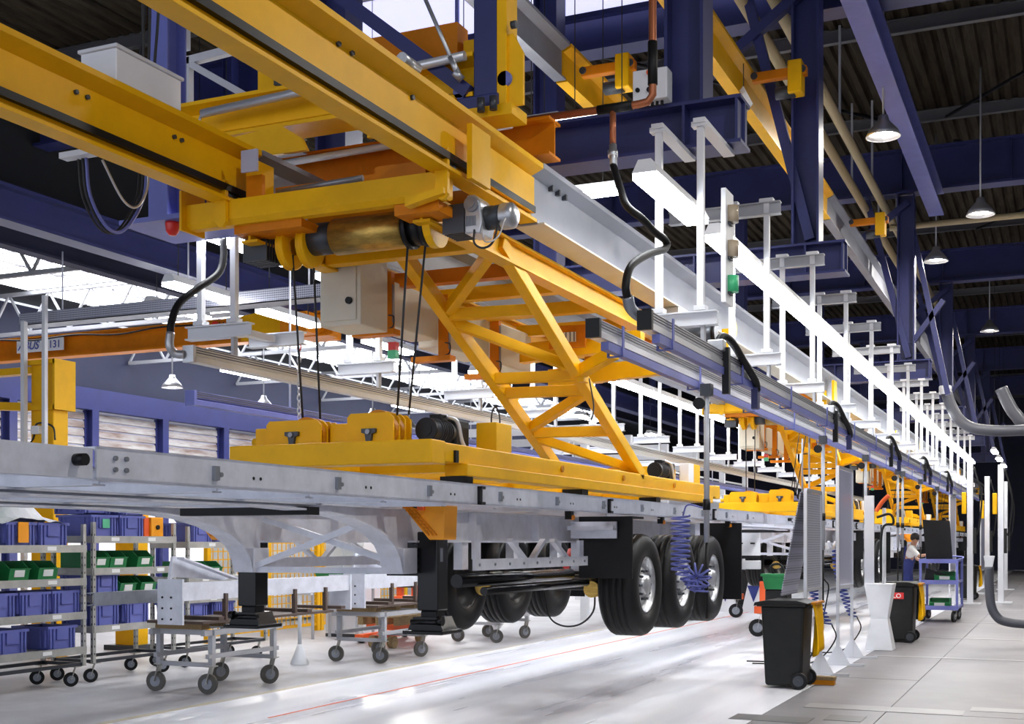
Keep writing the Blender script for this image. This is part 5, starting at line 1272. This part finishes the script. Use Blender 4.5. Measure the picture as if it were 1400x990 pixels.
t = thing('funnel_stand', 'white hourglass-shaped stand holding two upright tubes', 'stand', (-2.66, 20.4, 0))
def frust(mb, c, a, b, z0, z1):
    x, y = c
    vs = [(x+i*a, y+j*a, z0) for i, j in ((-1,-1),(1,-1),(1,1),(-1,1))] + [(x+i*b, y+j*b, z1) for i, j in ((-1,-1),(1,-1),(1,1),(-1,1))]
    return mb.add(vs, [(3,2,1,0), (4,5,6,7), (0,1,5,4), (1,2,6,5), (2,3,7,6), (3,0,4,7)])
frust(MB(), (-2.66, 20.4), 0.215, 0.13, 0.0, 0.5).build('base', 'white', t, 0.006)
frust(MB(), (-2.66, 20.4), 0.13, 0.22, 0.5, 1.05).build('hopper', 'white', t, 0.006)
for dx in (-0.12, 0.06): MB().cyl((-2.66+dx, 20.4, 0.9), (-2.66+dx, 20.4, 2.25), 0.03, 12).build('tube', 'white_metal', t)
MB().box(-2.9, -2.75, 20.35, 20.4, 1.0, 2.45).build('back_board', 'alu', t)
MB().tube(cr([(-2.72, 20.36, 2.2), (-2.62, 20.36, 2.35), (-2.52, 20.36, 2.45)], 5), 0.035, 10).build('orange_hose', 'red_orange', t)
MB().tube(cr([(-2.70, 20.3, 2.1), (-2.5, 20.3, 2.15), (-2.45, 20.3, 2.0), (-2.62, 20.3, 1.9), (-2.64, 20.3, 1.1)], 5), 0.02, 8).build('hose', 'rubber', t)
for k in range(3):
    tt = thing('mudguard', 'curved black mudguard leaning beside the second bin, %s of three' % ORD[k], 'mudguard', (-2.55, 23.6+0.35*k, 0), 'curved black mudguards')
    y = 23.6+0.35*k; x = -2.6+0.04*k; path = []
    for i in range(9):
        a = math.pi*(0.08+0.5*i/8); path.append((y-0.1+0.5*math.cos(a), 0.02+0.95*math.sin(a)))
    MB().strip(path, 'x', x-0.11, x+0.11, 0.012).build('sheet', 'black_gloss', tt)
# blue parts trolley
t = thing('parts_trolley', 'blue parts trolley with green boxes in the aisle', 'trolley', (-2.55, 28.6, 0))
X0, X1, Y0, Y1 = -2.8, -2.06, 27.9, 29.3
for x in (X0, X1):
    for y in (Y0, Y1): MB().box(x-0.025, x+0.025, y-0.025, y+0.025, 0.26, 1.33).build('post', 'blue_light', t)
    for z in (0.28, 0.83, 1.30): MB().box(x-0.02, x+0.02, Y0, Y1, z, z+0.05).build('rail', 'blue_light', t)
for z in (0.28, 0.83, 1.28):
    s = MB().box(X0, X1, Y0, Y1, z, z+0.02).build('shelf', 'blue_light', t)
    MB().box(X0-0.03, X1+0.03, Y0-0.03, Y0-0.01, z-0.02, z+0.07).build('shelf_edge', 'blue_light', s)
MB().tube(cr([(X0, Y1, 1.33), (X0, Y1+0.1, 1.38), (-2.43, Y1+0.12, 1.4), (X1, Y1+0.1, 1.38), (X1, Y1, 1.33)], 4), 0.018, 8).build('handle', 'blue_light', t)
for x in (X0+0.05, X1-0.05):
    for y in (Y0+0.1, Y1-0.1): caster(t, x, y, 0.28, 0.12, 0.05, 'rubber', 1.3)
for k, (x, y, z, l) in enumerate(((-2.32, 28.25, 0.87, 'green box on the middle deck of the blue trolley'), (-2.42, 28.2, 0.30, 'green box on the lowest deck of the blue trolley'))):
    o = bin_proto('green_box', 'green', l, (0.42, 0.5, 0.2), 'green boxes on the blue trolley'); o.location = (x, y, z); o.rotation_euler = (0, 0, -math.pi/2)
t = thing('mudguard', 'large glossy black flap standing on the blue trolley', 'mudguard', (-2.6, 28.4, 1.33))
MB().prism([(-2.80, 2.2), (-2.24, 2.17), (-2.18, 1.31), (-2.72, 1.31)], 'y', 28.3, 28.36).build('sheet', 'black_gloss', t)
MB().prism([(-2.74, 0.86), (-2.36, 0.86), (-2.28, 1.02), (-2.70, 1.15)], 'y', 28.05, 28.1).build('offcut', 'black_gloss', t)
# exhaust hoses and pipes
t = thing('exhaust_hose', 'grey exhaust hose on a white post curving out of the right edge', 'hose', (-1.1, 22.0, 0.4))
MB().tube(cr([(-1.12, 22.0, 1.30), (-1.12, 22.0, 1.0), (-1.09, 22.0, 0.66), (-1.0, 22.0, 0.47), (-0.85, 22.0, 0.39), (-0.5, 22.0, 0.36), (0.3, 22.0, 0.36)], 7), 0.075, 14).build('hose', 'hose_grey', t)
frust(MB(), (-1.12, 22.0), 0.05, 0.085, 1.28, 1.48).build('nozzle', 'white', t)
t = thing('exhaust_pipe', 'bent grey exhaust pipe hanging at the right under the blue columns', 'pipe', (-1.6, 30, 4.3))
MB().tube(cr([(-2.45, 30, 5.15), (-2.32, 30, 4.78), (-2.15, 30, 4.50), (-1.9, 30, 4.32), (-1.5, 30, 4.24), (-0.8, 30, 4.22), (1.5, 30, 4.25)], 7), 0.125, 16).build('pipe', 'hose_grey', t)
MB().lathe([(0.14, 0), (0.14, 0.18), (0.125, 0.2)], (-2.47, 30, 5.1), 'z', 16).build('collar', 'alu', t)
t = thing('exhaust_pipe', 'slanting grey exhaust pipe at the right edge of the picture', 'pipe', (-1.0, 30.6, 4.8))
MB().tube(cr([(-1.30, 30.6, 5.25), (-1.15, 30.6, 4.9), (-0.98, 30.6, 4.62), (-0.7, 30.6, 4.42), (0.5, 30.6, 4.4)], 7), 0.14, 16).build('pipe', 'hose_grey', t)
# white posts far down the line
for k, (x, y) in enumerate(((-2.35, 36.5), (-1.6, 37.5), (-2.3, 44.0), (-1.9, 48.0))):
    t = thing('white_column', 'tall white equipment column beside the aisle, %s from the camera' % ORD[k], 'column', (x, y, 0), 'white equipment columns')
    MB().box(x-0.08, x+0.08, y-0.08, y+0.08, 0.0, 3.9).build('post', 'alu', t, 0.01)
    MB().box(x-0.3, x+0.3, y-0.3, y+0.3, 0.0, 0.03).build('base_plate', 'alu', t)
    MB().box(x+0.08, x+0.16, y-0.08, y+0.08, 1.4, 2.1).build('switch_box', 'black_plastic', t)
    MB().tube(cr([(x+0.1, y-0.12, 3.8), (x+0.3, y-0.14, 3.0), (x+0.25, y-0.14, 2.2), (x+0.18, y-0.12, 1.9)], 6), 0.025, 8).build('hose', 'rubber', t)
    MB().box(x-0.22, x-0.10, y-0.06, y+0.06, 2.5, 3.1).build('yellow_arm', 'yellow', t, 0.02)
for k, y in enumerate((50.0, 53.5, 57.0)):
    fs_ = luminaire('strip_light', 1.5, 0.2, 'tube_light', 'far fluorescent fitting lower at the right end, %s' % ORD[k], 'strip lights beyond the line', (-2.2, y-4, 4.9-0.05*k))
    MB().cyl((-2.2, y-3.3, 5.0), (-2.2, y-3.3, 10.845), 0.007, 6).build('suspension', 'rope', fs_)
# coiled hoses by the panels
def coil_hose(x, y, z0, z1, m, label):
    t = thing('coiled_hose', label, 'hose', (x, y, z0), 'coiled hoses by the panels')
    pts = []; n = 18
    for i in range(n*12):
        a = 2*math.pi*i/12; f = i/(n*12.0)
        pts.append((x+0.06*math.cos(a)+0.25*f*f, y+0.06*math.sin(a), z1-(z1-z0)*f))
    MB().tube(pts, 0.011, 6).build('coil', m, t)
    MB().tube(cr([(x+0.3, y, z0), (x+0.35, y, z0-0.2), (x+0.1, y, 0.1), (x-0.35, y+0.1, 0.03), (x-0.8, y+0.1, 0.02)], 6), 0.010, 6).build('lead', 'rubber', t)
    MB().cyl((x, y, z1), (x, y, 3.14), 0.012, 8).build('drop_pipe', 'grey_paint', t)
coil_hose(-3.15, 17.0, 0.6, 1.5, 'blue_cloth', 'dark blue coiled hose between the two panels')
coil_hose(-3.1, 18.9, 0.6, 1.6, 'blue_cloth', 'dark blue coiled hose behind the solid panel')
coil_hose(-3.3, 17.3, 1.2, 2.0, 'red', 'red coiled hose between the two panels')

# ---- beyond the line, under the second trailer
t = thing('stand_trolley', 'red-orange trolley bar on casters beyond the nearest wheels', 'trolley', (-7.0, 28.0, 0))
MB().box(-7.5, -6.6, 27.6, 27.75, 0.42, 0.55).build('bar', 'red_orange', t, 0.01)
MB().box(-7.4, -7.25, 27.6, 27.75, 0.55, 1.0).build('upright', 'red_orange', t)
for x in (-7.4, -6.72): caster(t, x, 27.68, 0.42, 0.16, 0.05, 'rubber', 0.2)
clone(t, (-4.6, 22.6, 0), 'red-orange trolley bar on casters behind the perforated panel')
for k, x in enumerate((-7.6, -6.9)):
    t = thing('sign_board', ('left', 'right')[k] + ' white funnel-shaped board with coloured markers beyond the line', 'board', (x, 30.0, 0), 'white marker boards')
    MB().prism([(x-0.3, 0.0), (x+0.3, 0.0), (x+0.12, 0.8), (x+0.3, 1.5), (x-0.3, 1.5), (x-0.12, 0.8)], 'y', 30.0, 30.1).build('board', 'white', t)
    MB().box(x-0.15, x+0.12, 29.97, 30.0, 0.85, 1.1).build('marker', ('red_orange', 'yellow')[k], t)
    MB().prism([(x-0.15, 0.65), (x+0.15, 0.65), (x, 0.25)], 'y', 29.97, 30.0).build('marker', 'blue_cloth', t)
t = thing('green_crate', 'green crate on a black stand behind the nearest bin', 'crate', (-4.03, 19.3, 0))
MB().prism([(-4.2, 0.98), (-3.86, 0.98), (-3.82, 1.2), (-4.24, 1.2)], 'y', 19.0, 19.4).build('body', 'green', t, 0.01)
MB().box(-4.26, -3.8, 18.98, 19.42, 1.18, 1.22).build('rim', 'green', t, 0.006)
MB().box(-4.2, -3.86, 19.02, 19.38, 0.0, 0.98).build('stand', 'black_plastic', t, 0.02)
MB().tube(cr([(-4.1, 19.2, 1.2), (-4.14, 19.2, 1.34), (-4.0, 19.2, 1.36), (-3.92, 19.2, 1.22)], 5), 0.02, 8).build('hose', 'rubber', t)
t = thing('cable_lead', 'black cable loop hanging under the middle axle of the nearest trailer', 'cable', (-5.2, 11.6, 0.8))
MB().tube(cr([(-5.1, 12.3, 1.2), (-5.0, 12.2, 0.92), (-4.85, 12.2, 0.82), (-4.65, 12.2, 0.84), (-4.5, 12.2, 0.98), (-4.48, 12.2, 1.2)], 6), 0.010, 6).build('cable', 'rope', t)
t = thing('electrical_box', 'black electrical box hanging behind the wheels', 'box', (-5.05, 16.3, 1.1))
MB().box(-5.3, -4.8, 16.2, 16.6, 1.0, 1.3).build('body', 'motor_grey', t, 0.01)
MB().box(-5.2, -5.15, 16.3, 16.35, 1.3, 1.98).box(-4.95, -4.9, 16.3, 16.35, 1.3, 1.98).build('strap', 'galv_dark', t)

# ---- the worker beside the second trailer
t = thing('low_step', 'low grey work step under the worker', 'step', (-3.4, 31.0, 0))
MB().box(-3.75, -3.05, 30.7, 31.3, 0.12, 0.16).build('tread', 'grey_paint', t)
for x in (-3.7, -3.1): MB().box(x-0.02, x+0.02, 30.72, 31.28, 0.0, 0.12).build('leg', 'grey_paint', t)
PX, PY, PZ = -3.4, 31.0, 0.16
person = thing('person', 'worker in blue dungarees and white shirt reaching towards the trailer', 'person', (PX, PY, PZ))
def skin_mesh(name, pts, edges, rads, m, parent, root=0, sub=2):
    me = bpy.data.meshes.new(name)
    me.from_pydata([(p[0], p[1], p[2]) for p in pts], edges, [])
    o = bpy.data.objects.new(name, me); COL.objects.link(o)
    o.modifiers.new('skin', 'SKIN')
    for i, r in enumerate(rads): me.skin_vertices[0].data[i].radius = (r, r) if not isinstance(r, tuple) else r
    me.skin_vertices[0].data[root].use_root = True
    s = o.modifiers.new('sub', 'SUBSURF'); s.levels = sub; s.render_levels = sub
    me.materials.append(M[m]); o.parent = parent
    return o
# facing +x (towards the aisle side tool), slightly stooped, right arm reaching out
J = dict(pel=(0,0,.92), sp=(.03,0,1.12), ch=(.08,0,1.33), nk=(.12,0,1.48), hd=(.17,0,1.60), ht=(.18,0,1.70),
         shl=(.07,.18,1.40), ell=(.16,.24,1.16), wrl=(.34,.18,1.08), hal=(.42,.15,1.07),
         shr=(.09,-.18,1.40), elr=(.28,-.22,1.22), wrr=(.50,-.18,1.26), har=(.58,-.17,1.28),
         hil=(0,.09,.88), knl=(.05,.11,.48), anl=(-.03,.11,.09), tol=(.12,.12,.035),
         hir=(0,-.09,.88), knr=(-.02,-.11,.48), anr=(-.10,-.11,.09), tor=(.05,-.12,.035))
def chain(names): return [J[n] for n in names]
names = list(J); idx = {n: i for i, n in enumerate(names)}
E_ = [('pel','sp'),('sp','ch'),('ch','nk'),('nk','hd'),('hd','ht'),('ch','shl'),('shl','ell'),('ell','wrl'),('wrl','hal'),('ch','shr'),('shr','elr'),('elr','wrr'),('wrr','har'),
      ('pel','hil'),('hil','knl'),('knl','anl'),('anl','tol'),('pel','hir'),('hir','knr'),('knr','anr'),('anr','tor')]
R_ = dict(pel=.13, sp=.12, ch=.13, nk=.055, hd=.09, ht=.07, shl=.06, ell=.045, wrl=.03, hal=.035, shr=.06, elr=.045, wrr=.03, har=.035, hil=.085, knl=.06, anl=.045, tol=.04, hir=.085, knr=.06, anr=.045, tor=.04)
skin_mesh('body', [J[n] for n in names], [(idx[a], idx[b]) for a, b in E_], [R_[n] for n in names], 'skin', person)
def sub_skin(name, ns, es, rr, m):
    return skin_mesh(name, [J[n] for n in ns], [(ns.index(a), ns.index(b)) for a, b in es], rr, m, person)
sub_skin('dungarees', ['pel','sp','ch','hil','knl','anl','hir','knr','anr'], [('pel','sp'),('sp','ch'),('pel','hil'),('hil','knl'),('knl','anl'),('pel','hir'),('hir','knr'),('knr','anr')], [.155,.145,.10,.105,.085,.075,.105,.085,.075], 'blue_cloth')
sub_skin('shirt', ['sp','ch','nk','shl','ell','shr','elr'], [('sp','ch'),('ch','nk'),('ch','shl'),('shl','ell'),('ch','shr'),('shr','elr')], [.135,.15,.07,.08,.06,.08,.06], 'paper')
for s in (.09, -.09):
    MB().bar((PX+.0, PY+s, PZ+1.1), (PX+.03, PY+s, PZ+1.46), 0.05, 0.01, (1,0,0)).bar((PX-.08, PY+s, PZ+1.1), (PX-.06, PY+s, PZ+1.45), 0.05, 0.02, (1,0,0)).build('strap', 'blue_cloth', person)
MB().lathe([(0.0, 0.125), (0.06, 0.11), (0.10, 0.06), (0.108, 0.0), (0.10, -0.05), (0.0, -0.06)], (PX+.16, PY, PZ+1.655), 'z', 18).build('hair', 'hair', person)
for s in (-1, 1):
    MB().cyl((PX+.255, PY+s*.03, PZ+1.625), (PX+.262, PY+s*.03, PZ+1.625), 0.012, 8).build('eye', 'black', person)
    MB().cyl((PX+.17, PY+s*.085, PZ+1.61), (PX+.17, PY+s*.10, PZ+1.61), 0.025, 8).build('ear', 'skin', person)
MB().cyl((PX+.25, PY, PZ+1.60), (PX+.285, PY, PZ+1.585), 0.016, 8, 0.008).build('nose', 'skin', person)
MB().box(PX+.25, PX+.258, PY-.025, PY+.025, PZ+1.545, PZ+1.553).build('mouth', 'red', person)
for hn, d in (('hal', (1, -.3, -.1)), ('har', (1, .1, .2))):
    h = V(J[hn]); dv = V(d).normalized(); sd = dv.cross(V((0,0,1))).normalized()
    for k in range(4):
        b = h + sd*(0.03-0.02*k); L = (0.05, 0.06, 0.065, 0.055)[k]
        skin_mesh('finger', [b, b+dv*L*0.6, b+dv*L+V((0,0,-0.03))], [(0,1),(1,2)], [.010,.009,.008], 'skin', person, 0, 1)
    skin_mesh('finger', [h-dv*0.02, h-dv*0.0+sd*0.045, h+dv*0.03+sd*0.05], [(0,1),(1,2)], [.011,.010,.008], 'skin', person, 0, 1)
for n, f in (('tol', 'anl'), ('tor', 'anr')):
    a, b = V(J[f]), V(J[n])
    skin_mesh('shoe', [(a.x-.05, a.y, .05), (a.x+.04, a.y, .055), (b.x+.02, b.y, .04)], [(0,1),(1,2)], [.05,.055,.045], 'black', person, 0, 1)

# ---- cable carriers on the right rail and drive units on the grey girder
t = thing('cable_carrier', 'black cable carrier arching over the right rail, first from the near end', 'cable', (-2.72, 10.9, 3.36), 'black cable carriers on the right rail')
MB().tube(cr([(-2.72, 10.45, 3.40), (-2.70, 10.55, 3.49), (-2.66, 10.75, 3.46), (-2.64, 11.1, 3.34), (-2.63, 11.5, 3.22), (-2.64, 11.62, 3.14)], 6), 0.035, 8).build('cable', 'rubber', t)
MB().box(-2.79, -2.65, 10.38, 10.5, 3.34, 3.44).build('clamp', 'cast_alu', t, 0.01)
MB().box(-2.68, -2.62, 10.46, 10.52, 2.98, 3.38).build('drag_arm', 'black', t)
MB().box(-2.68, -2.62, 11.55, 11.65, 2.96, 3.2).build('drag_arm', 'blue', t)
for k in range(1, 5): clone(t, (-2.72, 10.9+5.6*k, 3.36), 'black cable carrier arching over the right rail, %s from the near end' % ORD[k])
t = thing('drive_unit', 'grey drive motor with yellow bracket under the grey girder nearest the camera', 'motor', (-3.6, 11.4, 3.9), 'drive motors under the grey girder')
y = 12.95
MB().cyl((-3.75, y, 3.94), (-3.42, y, 3.94), 0.075, 18).build('motor', 'motor_grey', t)
MB().cyl((-3.42, y, 3.94), (-3.38, y, 3.94), 0.085, 18).build('fan_cover', 'black', t)
MB().box(-3.95, -3.75, y-0.12, y+0.12, 3.86, 4.235).build('gearbox', 'cast_alu', t, 0.015)
MB().box(-3.5, -3.4, y+0.7, y+0.8, 3.80, 4.1).build('bracket', 'yellow', t)
MB().cyl((-3.39, y+0.75, 4.1), (-3.36, y+0.75, 4.1), 0.09, 20).build('pulley', 'yellow', t)
MB().box(-3.9, -3.4, y+0.7, y+0.8, 3.78, 3.84).build('bracket_arm', 'yellow', t)
MB().box(-3.92, -3.86, y+0.7, y+0.8, 3.84, 4.235).build('hanger_plate', 'yellow', t)
for k in range(1, STATIONS): clone(t, V(t.location) + shift(k), 'grey drive motor with yellow bracket under the grey girder, %s along the line' % ORD[k])
